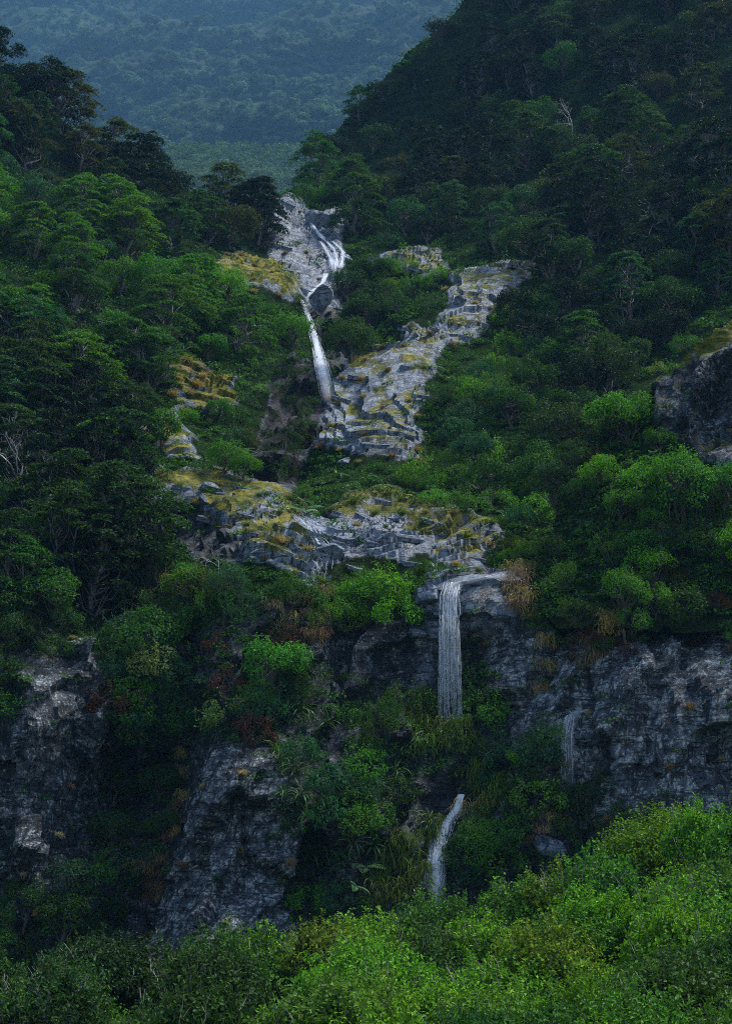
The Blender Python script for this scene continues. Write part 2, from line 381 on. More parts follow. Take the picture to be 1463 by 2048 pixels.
BUTTRESS_ROCKS = [
 ([(1345,735),(1385,700),(1420,672),(1490,625),(1490,705),(1430,735),(1385,748)], .8, 0, .2, 0, 'slab'),
 ([(1385,740),(1490,700),(1490,1020),(1440,995),(1390,920),(1320,870),(1290,800),(1340,750)], .36, .7, .7, .1, 'cliff'),
 ([(1270,775),(1320,742),(1345,762),(1300,790)], .8, 0, .1, 0, 'slab'),
]
RIDGE = [(-400,60),(0,130),(60,180),(110,225),(200,285),(290,330),(400,395),(470,420),(530,425),(552,392),(590,378),(630,378),(628,345),(642,300),(712,205),(790,125),(890,50),(960,-60),(1100,-260),(2600,-260),(2600,4000),(-400,4000)]

def blur(a, k):
    for ax in (0, 1):
        for _ in range(2):
            b = np.cumsum(np.pad(a, [(k + 1, k) if i == ax else (0, 0) for i in (0, 1)], mode='edge'), axis=ax)
            n = 2 * k + 1
            a = (np.take(b, range(n, b.shape[ax]), axis=ax) - np.take(b, range(0, b.shape[ax] - n), axis=ax)) / n
    return a

def relief(name, X, Z, f, rocks, keep, back, s=0):
    """X, Z: 2-D grids. Builds the displaced relief with its masks, trims it along a crest and runs the crest back as a far side."""
    sh = X.shape
    Yv = f(np.stack([X.ravel(), Z.ravel()], 1)); P = np.stack([X.ravel(), Yv, Z.ravel()], 1)
    q = project(P); dist = P[:, 1] / 120.0
    jit = np.stack([fbm(P / 3.0, 3, 40 + s), fbm(P / 3.0 + 50, 3, 44 + s)], 1) * 30 / dist[:, None]
    qj = q + jit
    A = {k: np.zeros(len(P)) for k in ('rock', 'moss', 'dark', 'lichen', 'wet', 'slab')}
    for poly, mo, da, li, we, st in rocks:
        r = in_poly(qj, poly)
        A['rock'][r] = 1; A['slab'][r] = st == 'slab'
        for k, v in (('moss', mo), ('dark', da), ('lichen', li), ('wet', we)): A[k][r] = v
    for k in A: A[k] = blur(A[k].reshape(sh), 2).ravel()
    G = P.reshape(*sh, 3); n = np.cross(np.gradient(G, axis=1), np.gradient(G, axis=0)).reshape(-1, 3); n /= np.linalg.norm(n, axis=1, keepdims=True) + 1e-9
    n[n[:, 1] > 0] *= -1
    rk, sl = A['rock'], A['slab']; cl = rk * (1 - sl)
    d = fbm(P / 9.0, 3, s) * 1.2 + fbm(P / 2.6, 4, s + 9) * .55 * (1 - .85 * rk)
    m = rk > .02; Q = P[m]; wq = Q + np.stack([fbm(Q / 4, 3, 60), fbm(Q / 4 + 9, 3, 61), fbm(Q / 4 + 20, 3, 62)], 1) * 1.1
    e = np.zeros(len(Q))
    # bedding terraces on the slabs, gently dipping and broken by cross joints
    bedn = wq[:, 2] * .93 + wq[:, 0] * .30 - wq[:, 1] * .12
    per = 1.9 + 1.1 * vnoise(wq / 14, 70)
    t = bedn / per; fr = t - np.floor(t); lay = np.floor(t).astype(np.int64)
    jog = _hash(lay, np.floor(wq[:, 0] / 6.5 + 5 * _hash(lay, lay, lay)).astype(np.int64), lay * 0, 5)
    ter = (fr - .5) * -.50 + (jog - .5) * .20
    # blocky fracture on the cliffs
    jq = np.stack([wq[:, 0] * .92 - wq[:, 2] * .38, wq[:, 1], wq[:, 0] * .38 + wq[:, 2] * .92], 1)          # joints leaning with the schistosity
    f1, f2, cid, cv = worley(jq / np.array([2.6, 3.5, 6.5]), 80 + s)
    g1, g2, gid, gv = worley(jq / np.array([.8, 1.2, 1.9]), 90 + s)
    h1, h2, hid, hv = worley(wq / np.array([1.9, 2.5, 1.2]), 95 + s)
    cid2 = (cid * 7.31) % 1; gid2 = (gid * 5.7) % 1
    blk = (cid - .5) * 1.3 + cv[:, 0] * (cid2 - .5) * 3.2 + cv[:, 2] * (.5 * cid + .1) * 2.0
    sml = (gid - .5) * .22 + gv[:, 0] * (gid2 - .5) * .5 + gv[:, 2] * .15
    rough = fbm(Q * 1.3, 4, 37) * .14; rg = ridged(jq / np.array([1.3, 2, 3.5]), 4, 33) * .09
    e = sl[m] * (ter + (hid - .5) * .14 + rough * .55) + cl[m] * (blk * 1.25 + sml + rg + rough)
    d[m] += e * np.clip(rk[m] * 1.5, 0, 1)
    d += sl * .75
    d = d.reshape(sh); d0 = d.copy(); w = np.clip(cl.reshape(sh), 0, 1) * .3
    d[1:-1, 1:-1] = (1 - w[1:-1, 1:-1]) * d0[1:-1, 1:-1] + w[1:-1, 1:-1] * .25 * (d0[:-2, 1:-1] + d0[2:, 1:-1] + d0[1:-1, :-2] + d0[1:-1, 2:])
    d = d.ravel(); P2 = P + n * d[:, None]
    G = P2.reshape(*sh, 3); n2 = np.cross(np.gradient(G, axis=1), np.gradient(G, axis=0)).reshape(-1, 3); n2 /= np.linalg.norm(n2, axis=1, keepdims=True) + 1e-9
    n2[n2[:, 1] > 0] *= -1
    up = n2[:, 2]
    moss = A['moss'] + np.clip(up - .45, -.3, .5) * .35 * (A['moss'] > .02)
    idx = np.arange(sh[0] * sh[1]).reshape(sh)
    Fq = np.stack([idx[:-1, :-1], idx[:-1, 1:], idx[1:, 1:], idx[1:, :-1]], -1).reshape(-1, 4)
    kp = in_poly(q, keep); kf = kp[Fq].all(1); Fq = Fq[kf]
    # crest boundary edges -> far side
    E = np.concatenate([Fq[:, [0, 1]], Fq[:, [1, 2]], Fq[:, [2, 3]], Fq[:, [3, 0]]]); key = np.sort(E, 1)
    k64 = key[:, 0].astype(np.int64) * (len(P2) + 1) + key[:, 1]; u, inv, cnt = np.unique(k64, return_inverse=True, return_counts=True)
    rim = E[cnt[inv] == 1]
    row = rim[:, 0] // sh[1]; rim = rim[(row > 2)]
    vs = np.unique(rim); mp = {int(v): i for i, v in enumerate(vs)}
    off = P2[vs] + np.array(back)
    B = np.array([(b, a, len(P2) + mp[int(a)], len(P2) + mp[int(b)]) for a, b in rim.tolist()], np.int64).reshape(-1, 4)
    V = np.concatenate([P2, off]); Fa = np.concatenate([Fq, B]).astype(np.int32)
    used = np.unique(Fa); remap = np.zeros(len(V), np.int32); remap[used] = np.arange(len(used))
    pad = lambda a: np.concatenate([a, np.zeros(len(off))])[used]
    soil = np.concatenate([1 - rk, np.ones(len(off))])[used]
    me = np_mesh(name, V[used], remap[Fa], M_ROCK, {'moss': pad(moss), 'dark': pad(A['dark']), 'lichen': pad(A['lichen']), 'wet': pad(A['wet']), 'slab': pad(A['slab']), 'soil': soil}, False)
    o = link(name, me, kind='structure')
    bv = BVHTree.FromPolygons([tuple(v) for v in V[used].tolist()], remap[Fa].tolist())
    return o, bv

cp = parse(CP); pts = [at(*c) for c in cp]  # far-right points add an unseen flank, shaped to block the sun
f_main = TPS([(p.x, p.z) for p in pts], [p.y for p in pts])
zr = [-2.0]
while zr[-1] < 250: zr.append(zr[-1] + (.15 if zr[-1] < 38 else .15 + (zr[-1] - 38) * .004 if zr[-1] < 110 else .45 + (zr[-1] - 110) * .004))
zr = np.array(zr); sx = np.linspace(-1, 1.42, 500)
Zg = np.repeat(zr[:, None], len(sx), 1); Xg = sx[None, :] * np.where(sx[None, :] < 0, 29 + .19 * Zg, 29 + .26 * Zg)
mountain, BV_MAIN = relief('mountainside', Xg, Zg, f_main, BASE_ROCK + ROCKS, RIDGE, (0, 70, -60))

BCP = '1040 1230 103;1100 1250 100.6;1250 1262 97.2;1463 1262 97.2;1700 1250 97;1080 1120 106;1100 1100 105.5;1200 1060 105;1300 1000 104;1463 1050 102;1700 1000 101;1120 980 109;1200 830 112;1160 900 111;1250 900 108.5;1300 770 112;1350 740 112;1330 850 109.5;1400 700 111;1463 650 112;1463 600 114;1400 750 109.5;1450 800 107.5;1700 700 106;1700 500 114;1380 900 107.5;1463 900 106.5;1500 1150 100'
bp_ = [at(*c) for c in parse(BCP)]
f_but = TPS([(p.x, p.z) for p in bp_], [p.y for p in bp_], lam=.004)
zb = np.arange(28, 66, .16); xb = np.arange(8.5, 33, .15)
Xb, Zb = np.meshgrid(xb, zb)
BKEEP = [(1062,1195),(1075,1110),(1110,1010),(1150,910),(1195,850),(1290,795),(1340,760),(1390,715),(1463,650),(1560,560),(2200,400),(2200,1262),(1480,1245),(1400,1280),(1330,1248),(1262,1292),(1195,1252),(1135,1285),(1090,1240)]
buttress, BV_BUT = relief('rock_buttress_slope', Xb, Zb, f_but, BUTTRESS_ROCKS, BKEEP, (7, 16, -6), s=300)

# foreground bank as z(x, y)
GP = [at(*c) for c in parse('-300 1990 84;0 1985 84;250 2000 84;420 2035 84;560 1950 84;700 1930 84;850 1925 84;1000 1890 83;1150 1820 82;1250 1755 82;1463 1645 82;1800 1560 82;0 2130 62;400 2130 62;700 2080 62;1000 2050 62;1463 1930 62;1800 1860 62;0 2250 45;731 2250 45;1463 2200 45')]
GP += [Vector((x, 97, z)) for x, z in ((-40, 6), (-20, 7), (-9, 5.5), (0, 8), (10, 10), (22, 14), (40, 17))] + [Vector((x, 0, 7.3)) for x in (-40, 0, 40)] + [Vector((x, -30, 7)) for x in (-40, 0, 40)]
f_bank = TPS([(p.x, p.y) for p in GP], [p.z for p in GP], lam=.01)
xb2, yb2 = np.meshgrid(np.linspace(-60, 60, 200), np.linspace(-30, 108, 230)); zz = f_bank(np.stack([xb2.ravel(), yb2.ravel()], 1))
Pb = np.stack([xb2.ravel(), yb2.ravel(), zz], 1); Pb[:, 2] += fbm(Pb / 4, 4, 5) * .35
idx = np.arange(len(Pb)).reshape(xb2.shape); Fb = np.stack([idx[:-1, :-1], idx[:-1, 1:], idx[1:, 1:], idx[1:, :-1]], -1).reshape(-1, 4)
ground = link('ground', np_mesh('ground', Pb, Fb, M_SOIL), kind='structure')
BV_BANK = BVHTree.FromPolygons([tuple(v) for v in Pb.tolist()], Fb.tolist())

# far valley hillside and the low spur in front of it
def far_sheet(name, s, xs, zs, amp, wl):
    p = [at(*c) for c in parse(s)]; f = TPS([(a.x, a.z) for a in p], [a.y for a in p], sc=360, lam=.01)
    X, Z = np.meshgrid(xs, zs); Y = f(np.stack([X.ravel(), Z.ravel()], 1)); P = np.stack([X.ravel(), Y, Z.ravel()], 1)
    P[:, 1] -= fbm(P / wl, 4, 21) * amp
    i = np.arange(len(P)).reshape(X.shape); Fq = np.stack([i[:-1, :-1], i[:-1, 1:], i[1:, 1:], i[1:, :-1]], -1).reshape(-1, 4)
    o = link(name, np_mesh(name, P, Fq, M_FARSOIL), kind='structure')
    return o, BVHTree.FromPolygons([tuple(v) for v in P.tolist()], Fq.tolist())
far_hill, BV_FAR = far_sheet('far_hillside', '-400 0 2160;0 0 2160;0 -250 2520;500 0 2064;900 0 1920;500 -250 2400;900 -250 2280;1500 0 1968;1500 -250 2256;300 200 1584;600 200 1536;760 80 1752;400 300 1344;620 330 1272;0 250 1536;560 450 1152;-400 400 1344;-400 100 1872;1200 300 1344;1200 500 1104;100 500 1128', np.linspace(-620, 790, 170), np.linspace(360, 1640, 170), 150, 260)
far_spur, BV_SPUR = far_sheet('far_spur', '250 250 940;380 308 904;450 316 892;520 328 880;600 350 872;650 366 868;760 420 860;400 360 850;520 380 840;620 410 832;300 480 810;500 480 800;700 500 796;100 300 930;100 500 800', np.linspace(-190, 40, 80), np.linspace(270, 485, 70), 8, 50)
# keep the spur's crest: drop what rises above its outline
me = far_spur.data
import bmesh
bm = bmesh.new(); bm.from_mesh(me); bm.verts.ensure_lookup_table()
qq = project(np.array([v.co[:] for v in bm.verts])); kp = in_poly(qq, [(0,285),(330,300),(390,306),(450,314),(520,326),(600,348),(650,364),(800,420),(800,700),(0,700)])
bmesh.ops.delete(bm, geom=[v for v, k in zip(bm.verts, kp) if not k], context='VERTS')
rim = [e for e in bm.edges if e.is_boundary and all(v.co.z > 330 for v in e.verts)]
ex = bmesh.ops.extrude_edge_only(bm, edges=rim)
for g in ex['geom']:
    if isinstance(g, bmesh.types.BMVert): g.co += Vector((0, 120, -90))
bm.to_mesh(me); bm.free()

BVS = [('main', BV_MAIN), ('but', BV_BUT)]
CAM = Vector((0, 0, CAM_Z))
def hit(px, py, bvs=None):
    d = ray(px, py).normalized(); best = None
    for nm, b in (bvs or BVS):
        h = b.ray_cast(CAM, d)
        if h[0] is not None and (best is None or h[3] < best[2]):
            n = h[1]; best = (h[0], n if n.dot(d) < 0 else -n, h[3], nm)
    return best

# ------------------------------------------------------------------ plant builders (each returns part name -> mesh, built once and shared)
def sph(n, rng):
    v = rng.normal(0, 1, (n, 3)); return v / np.linalg.norm(v, axis=1, keepdims=True)

def bend(a, b, rng, k=.12, n=5):
    a, b = np.asarray(a, float), np.asarray(b, float); L = np.linalg.norm(b - a); t = np.linspace(0, 1, n)[:, None]
    w = rng.normal(0, L * k, (n, 3)); w[0] = 0; w[-1] = 0
    p = a + (b - a) * t + w * np.sin(t * math.pi)
    return p

def layered_tree(seed, h=7.5, r=3.2, npad=30, per=190, bare=.25, flat=.22):
    """Beech-like: crooked pale trunk, spreading limbs and flat leafy pads in tiers."""
    rng = np.random.default_rng(seed); tr, li, lf = MB(), MB(), MB()
    top = np.array([rng.normal(0, .5), rng.normal(0, .5), h * .86]); T = bend((0, 0, -1.2), top, rng, .05, 8)
    tr.tube(T, np.linspace(.26, .07, 8), 6)
    lean = rng.normal(0, .25, 2)
    for k in range(npad):
        t = (k + rng.uniform(0, 1)) / npad; t = .18 + .82 * t
        prof = r * (math.sin(min(1, (1.05 - t) / .58) * math.pi / 2)) ** .75
        a = k * 2.4 + rng.normal(0, .5); rho = prof * rng.uniform(.25, 1.0) ** .6
        c = np.array([math.cos(a) * rho + lean[0] * t * h * .2, math.sin(a) * rho + lean[1] * t * h * .2, t * h + rng.normal(0, .25)])
        pr = r * rng.uniform(.20, .36)
        n = int(per * rng.uniform(.6, 1.3) * (pr / (r * .28)) ** 2)
        ph = rng.uniform(0, 2 * math.pi, n); ro = pr * np.sqrt(rng.uniform(0, 1, n)) * (1 + .3 * np.sin(ph * 3 + rng.uniform(0, 6)) + .2 * np.sin(ph * 5 + k))
        z = flat * pr * (1 - (ro / pr) ** 2) + rng.normal(0, .07, n) - .10 * pr * (rng.uniform(0, 1, n) < .25)
        off = np.stack([np.cos(ph) * ro, np.sin(ph) * ro, z], 1)
        tiltx = (c[:2] / (np.linalg.norm(c[:2]) + .3)) * -.22
        off[:, 2] += off[:, :2] @ tiltx
        N = np.stack([off[:, 0] * .35, off[:, 1] * .35, np.full(n, 1.0)], 1)
        lf.leaves(c + off, N, np.full(n, .26), rng, .5, .42)
        b0 = T[min(7, max(1, int((t - rng.uniform(.12, .3)) * 8)))]
        B = bend(b0, c - (0, 0, .12), rng, .10, 5); li.tube(B, np.linspace(.075, .02, 5), 4)
        for j in range(2):
            e = c + np.array([rng.normal(0, pr * .5), rng.normal(0, pr * .5), -.02]); li.tube(bend(B[3], e, rng, .1, 3), [.03, .02, .012], 3)
    return {'trunk': tr.mesh('layered_trunk', M_BARK, True), 'limbs': li.mesh('layered_limbs', M_BARK, True), 'crown': lf.mesh('layered_crown', M_LEAF)}

def lump_crown(lf, rng, h, r, nl, per, size, low=.25, lr=(.26, .40), jit=.5, up=.0, asp=.5):
    cs = []
    for k in range(nl):
        v = sph(1, rng)[0]; v[2] = abs(v[2]) * 1.0 if rng.uniform() < .72 else v[2] * .5
        f = rng.uniform(.55, .92)
        c = np.array([v[0] * r * f, v[1] * r * f, h * (low + (1 - low) * .42) + v[2] * h * (1 - low) * .52 * f])
        q = r * rng.uniform(*lr); n = int(per * (q / (r * .33)) ** 2)
        d = sph(n, rng); out = c - np.array([0, 0, h * .45]); out /= np.linalg.norm(out) + 1e-6
        d = d[(d @ out > -.45)]; m = len(d)
        w = 1 + .22 * np.sin(d[:, 0] * 7 + k) * np.sin(d[:, 1] * 6 + 2 * k)
        P = c + d * q * (w * rng.uniform(.78, 1.06, m))[:, None] * np.array([1, 1, .85])
        lf.leaves(P, d + out * .4 + np.array([0, 0, .45 + up]), np.full(m, size), rng, asp, jit); cs.append((c, q))
    return cs

def round_tree(seed, h=5.2, r=2.5, nl=24, per=200, size=.24, asp=.5, jit=.5):
    rng = np.random.default_rng(seed); tr, lf = MB(), MB()
    T = bend((0, 0, -1.2), (rng.normal(0, .3), rng.normal(0, .3), h * .7), rng, .06, 6); tr.tube(T, np.linspace(.2, .06, 6), 6)
    for c, q in lump_crown(lf, rng, h, r, nl, per, size, jit=jit, asp=asp): tr.tube(bend(T[rng.integers(2, 5)], c, rng, .1, 4), [.07, .05, .035, .02], 4)
    return {'trunk': tr.mesh('round_trunk', M_DARKBARK, True), 'crown': lf.mesh('round_crown', M_LEAF)}

def shrub(seed, h=1.9, r=1.35, nl=12, per=120, size=.17, asp=.45, mat=None, jit=.7, twig=0, sprays=1.2):
    rng = np.random.default_rng(seed); st, lf = MB(), MB()
    for c, q in lump_crown(lf, rng, h, r, nl, per, size, .1, (.24, .42), jit, .2, asp):
        st.tube(bend((rng.normal(0, .1), rng.normal(0, .1), -.5), c + (0, 0, q * .6), rng, .08, 4), [.035, .028, .02, .01], 4)
    for k in range(int(nl * sprays)):                      # loose outer sprays break the outline
        v = sph(1, rng)[0]; v[2] = abs(v[2]); a = np.array([v[0] * r * .7, v[1] * r * .7, h * (.35 + .5 * v[2])]); b = a + (v + (0, 0, .5)) * r * rng.uniform(.25, .5)
        n = 16 if sprays < 2 else 22; t = rng.uniform(.2, 1, n)[:, None]; P = a + (b - a) * t + rng.normal(0, .09, (n, 3)); lf.leaves(P, np.tile(v + (0, 0, .7), (n, 1)), np.full(n, size * .9), rng, asp, .7)
        st.tube(np.stack([a, (a + b) / 2, b]), [.014, .01, .006], 3)
    d = {'stems': st.mesh('shrub_stems', M_DARKBARK, True), 'foliage': lf.mesh('shrub_foliage', mat or M_LEAF)}
    if twig:
        tw = MB()
        for k in range(twig):
            a0 = rng.uniform(0, 6.28); rr = r * rng.uniform(.1, .95); base = np.array([math.cos(a0) * rr, math.sin(a0) * rr, h * rng.uniform(.35, .75)])
            d0 = np.array([math.cos(a0) * .4 + .25, math.sin(a0) * .4, 1.0]); e = base + d0 * rng.uniform(.7, 1.3) + rng.normal(0, .08, 3)
            tw.tube(bend(base, e, rng, .06, 4), [.026, .021, .015, .007], 3)
            tw.tube(np.stack([(base + e) / 2, (base + e) / 2 + rng.normal(0, .14, 3) + (0, 0, .22)]), [.015, .006], 3)
        d['twigs'] = tw.mesh('shrub_twigs', M_BARK2, True)
    return d

def blade(rng, L, w, droop):
    n = 7; t = np.linspace(0, 1, n); a = t * droop; dx = np.cumsum(np.sin(a) * L / n); dz = np.cumsum(np.cos(a) * L / n)
    ww = w * np.sin(np.clip(t * .93 + .12, 0, 1) * math.pi) ** .6; V = []
    for i in range(n): V += [(dx[i], -ww[i] / 2, dz[i] + .012), (dx[i], 0, dz[i]), (dx[i], ww[i] / 2, dz[i] + .012)]
    Fc = []
    for i in range(n - 1):
        for j in (0, 1):
            p = i * 3 + j; Fc += [(p, p + 1, p + 4), (p, p + 4, p + 3)]
    return V, Fc

M_BARK2 = bark_mat('pale_twig', (.16, .15, .13), (.30, .28, .25))
FLAX_LEAF = []
for k in range(4):
    b = MB(); rg = np.random.default_rng(50 + k); v, f = blade(rg, 1.75 + .2 * k, .105, 1.2 + .45 * k); b.add(v, f, np.full(len(v), .35 + .15 * k)); FLAX_LEAF.append(b.mesh('flax_leaf', M_BLADE, True))
FROND = []
for k in range(3):
    b = MB(); rg = np.random.default_rng(70 + k); n = 13; L = 1.5
    t = np.linspace(0, 1, n); a = .55 + t * (1.1 + .2 * k); x = np.cumsum(np.sin(a) * L / n); z = np.cumsum(np.cos(a) * L / n)
    b.tube(np.stack([x, x * 0, z], 1), np.linspace(.016, .004, n), 3)
    for i in range(1, n):
        wl_ = .36 * math.sin(min(1, t[i] * .85 + .18) * math.pi) ** .7
        for s in (-1, 1):
            p = np.array([x[i], 0, z[i]]); q = p + np.array([.10, s * wl_, -.10 * wl_]); m = (p + q) / 2
            b.add([p, m + (.055, 0, .02), q, m + (-.055, 0, .02)], [(0, 1, 2), (0, 2, 3)], np.full(4, rg.uniform(.2, .9)))
    FROND.append(b.mesh('fern_frond', M_BLADE))

def tussock(seed, L=.62, n=110, spread=.3, droop=1.9):
    rng = np.random.default_rng(seed); b = MB()
    for k in range(n):
        v, f = blade(rng, L * rng.uniform(.6, 1.2), .035, droop * rng.uniform(.5, 1.25)); v = np.array(v); a = rng.uniform(0, 6.28); c, s = math.cos(a), math.sin(a)
        v = np.stack([v[:, 0] * c - v[:, 1] * s, v[:, 0] * s + v[:, 1] * c, v[:, 2]], 1) + (rng.normal(0, spread * .4), rng.normal(0, spread * .4), -.08)
        b.add(v, f, np.full(len(v), rng.uniform(0, 1)))
    return {'blades': b.mesh('tussock_blades', M_BLADE)}

def hanging(seed, L=1.6, n=120, wdt=.8):
    rng = np.random.default_rng(seed); b = MB()
    for k in range(n):
        v, f = blade(rng, L * rng.uniform(.45, 1.2), .04, 2.9 + rng.normal(0, .2)); v = np.array(v); a = rng.normal(-math.pi / 2, .55); c, s = math.cos(a), math.sin(a)
        v = np.stack([v[:, 0] * c - v[:, 1] * s, v[:, 0] * s + v[:, 1] * c, v[:, 2]], 1); v[:, 1] *= .6
        b.add(v + (rng.uniform(-wdt, wdt), rng.normal(0, .12), rng.uniform(-.7, .3)), f, np.full(len(v), rng.uniform(0, 1)))
    return {'blades': b.mesh('hanging_blades', M_BLADE)}

def bare_tree(seed, h=4.5, spread=.7):
    rng = np.random.default_rng(seed); tr, br = MB(), MB()
    def grow(p, d, L, r, dep, mb):
        q = p + d * L; mid = (p + q) / 2 + rng.normal(0, L * .09, 3); mb.tube(np.stack([p, mid, q]), [r, r * .85, r * .65], 5 if dep < 2 else 3)
        if dep >= 5: return
        for k in range(2 if rng.uniform() < .55 else 3):
            e = d + rng.normal(0, spread, 3) + (0, 0, .12); e /= np.linalg.norm(e); grow(q, e, L * rng.uniform(.58, .82), r * .6, dep + 1, br)
    grow(np.array([0, 0, -.8]), np.array([.1, 0, 1.0]), h * .42, h * .022, 0, tr)
    return {'trunk': tr.mesh('bare_trunk', M_BLEACH, True), 'branches': br.mesh('bare_branches', M_BLEACH, True)}

def far_crown(seed, n=520, size=.85):
    rng = np.random.default_rng(seed); lf = MB()
    lump_crown(lf, rng, 7.5, 3.9, 14, n // 8, size, .2, (.24, .40), .45)
    return lf.mesh('far_crown', M_FAR)

def cover_clump(seed, mat, n=46, size=.2, rad=.55, hgt=.35):
    rng = np.random.default_rng(seed); lf = MB(); d = sph(n, rng); d[:, 2] = np.abs(d[:, 2])
    lf.leaves(d * [rad, rad, hgt] * rng.uniform(.5, 1.1, (n, 1)), d + (0, 0, .6), np.full(n, size), rng, .5, .6)
    return lf.mesh('cover_clump', mat)

PROTO = {
 'beech': [layered_tree(100 + k, 7.0 + .5 * (k % 3), 3.0 + .25 * (k % 4), 34 + 4 * (k % 4)) for k in range(7)],
 'round': [round_tree(200 + k, 4.6 + .4 * (k % 3), 2.3 + .15 * k % 3, 20 + 3 * (k % 3)) for k in range(6)],
 'dome': [round_tree(240 + k, 5.6 + .4 * k, 2.3, 34, 170, .17, .55, .4) for k in range(3)],
 'shrub': [shrub(300 + k, 1.7 + .2 * (k % 3), 1.25 + .12 * (k % 4), 11 + k % 4) for k in range(6)],
 'fine': [shrub(340 + k, 2.1, 1.3, 14, 150, .12, .3, None, .8) for k in range(3)],
 'bank': [shrub(400 + k, 2.6 + .35 * (k % 3), 2.2, 30, 150 + 30 * (k % 3), .20 + .02 * (k % 2), .55, M_GLOSSY, .8, (0, 0, 20, 60, 0)[k], 4) for k in range(5)],
 'tussock': [tussock(500 + k) for k in range(3)], 'hanging': [hanging(520 + k) for k in range(3)],
 'bare': [bare_tree(540 + k) for k in range(4)],
}

# ------------------------------------------------------------------ planting
GREEN = {'blackish green': (.008, .021, .010), 'dark green': (.022, .058, .016), 'deep green': (.030, .088, .018), 'blue green': (.026, .088, .042), 'mid green': (.052, .155, .020),  # blackish green puts the dim slopes' shade into the leaf colour
         'bright green': (.082, .215, .014), 'pale green': (.12, .215, .065), 'olive green': (.038, .054, .012), 'rusty brown': (.060, .030, .022), 'yellow green': (.088, .175, .016)}
GOLD = {'golden': (.26, .205, .075), 'straw coloured': (.36, .30, .16), 'tawny': (.19, .13, .065), 'green': (.09, .14, .02)}
THINGS = []        # (object, pixel centre, adjective, noun)

def plant(kind, hitp, scale, col, colname, noun, cat, group, lean=.0, sink=.15, rot=None, rng=random):
    p, n, d, where = hitp
    root = bpy.data.objects.new(kind_name[kind], None); C.objects.link(root); root.empty_display_size = .5
    root.location = p - n * sink * scale + Vector((0, 0, -sink * scale))
    ax = Vector((0, 0, 1)).lerp(n, lean).normalized(); q = Vector((0, 0, 1)).rotation_difference(ax)
    root.rotation_mode = 'QUATERNION'; root.rotation_quaternion = q @ Euler((0, 0, rng.uniform(0, 6.283) if rot is None else rot)).to_quaternion()
    sx = scale * rng.uniform(.9, 1.12); root.scale = (sx, sx, scale * rng.uniform(.92, 1.1))
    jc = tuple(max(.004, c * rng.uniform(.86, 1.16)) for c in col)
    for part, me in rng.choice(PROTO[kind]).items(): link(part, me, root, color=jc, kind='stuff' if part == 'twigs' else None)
    root['category'] = cat; root['group'] = group
    c = root.location + ax * (scale * HGT[kind] * .55); THINGS.append((root, tuple(project([c[:]])[0]), colname, noun, scale))
    return root

kind_name = {'beech': 'beech_tree', 'round': 'broadleaf_tree', 'dome': 'domed_tree', 'shrub': 'shrub', 'fine': 'small_leaved_shrub', 'bank': 'bank_shrub', 'tussock': 'grass_tussock', 'hanging': 'hanging_grass', 'bare': 'bare_tree'}
HGT = {'beech': 7.2, 'round': 4.8, 'dome': 5.8, 'shrub': 1.9, 'fine': 2.1, 'bank': 3.0, 'tussock': .4, 'hanging': -1.0, 'bare': 4.2}
NOUN = {'beech': 'layered beech tree', 'round': 'bushy broadleaf tree', 'dome': 'dense dome-shaped tree', 'shrub': 'leafy shrub', 'fine': 'small-leaved shrub', 'bank': 'bank shrub', 'tussock': 'grass tussock', 'hanging': 'hanging grass clump', 'bare': 'bare dead tree'}
CAT = {'beech': 'tree', 'round': 'tree', 'dome': 'tree', 'shrub': 'shrub', 'fine': 'shrub', 'bank': 'shrub', 'tussock': 'grass', 'hanging': 'grass', 'bare': 'dead tree'}
GROUP = {'beech': 'beech trees on the mountainside', 'round': 'broadleaf trees on the mountainside', 'dome': 'dome-shaped trees on the mountainside', 'shrub': 'shrubs on the mountainside', 'fine': 'small-leaved shrubs on the mountainside', 'bank': 'shrubs along the near bank', 'tussock': 'grass tussocks on the rock', 'hanging': 'grass hanging over wet rock', 'bare': 'dead trees on the slopes'}

def scatter_pts(poly, sp, rng, avoid=()):
    poly = [(float(a), float(b)) for a, b in poly]; xs = [a for a, b in poly]; ys = [b for a, b in poly]
    area = (max(xs) - min(xs)) * (max(ys) - min(ys)); n = int(area / (sp * sp) * 9); q = rng.uniform((min(xs), min(ys)), (max(xs), max(ys)), (n, 2))
    ok = in_poly(q, poly)
    for a in avoid: ok &= ~in_poly(q, a)
    out = []
    for p in q[ok]:
        s = sp * (1 + .35 * math.sin(p[0] * .021 + p[1] * .013))
        if all((p[0] - o[0]) ** 2 + (p[1] - o[1]) ** 2 > s * s for o in out): out.append((p[0], p[1]))
    return out
FL = [(600,1425),(620,1445),(580,1440),(560,1530),(590,1545),(570,1590),(600,1600),(545,1510),(640,1690),(660,1700),(690,1720),(700,1690),(780,1700),(800,1720),(625,1710),(740,1690),(1010,1575),(1005,1610),(1030,1560),(860,1640),(850,1650),(545,1320),(570,1325),(525,1330),(1230,1180),(1210,1200),(1270,1165),(870,1140),(650,1450),(395,1430),(880,640),(900,650),(860,650),(330,950),(480,980),(540,1010),(560,540),(575,560),(700,980),(760,970),(675,960),(1000,945),(800,1510),(780,1540),(815,1470),(610,1640),(580,1660)]
FE = [(440,650),(455,665),(470,690),(425,640),(500,660),(410,690),(460,880),(470,900),(445,870),(490,920),(930,985),(960,1000),(900,995),(980,1020),(870,1000),(830,990),(940,1010),(1000,1030),(590,1010),(610,1020),(650,960),(680,950),(920,640),(850,740),(890,760),(1110,1000),(1130,960),(560,690),(700,1770),(730,1740)]
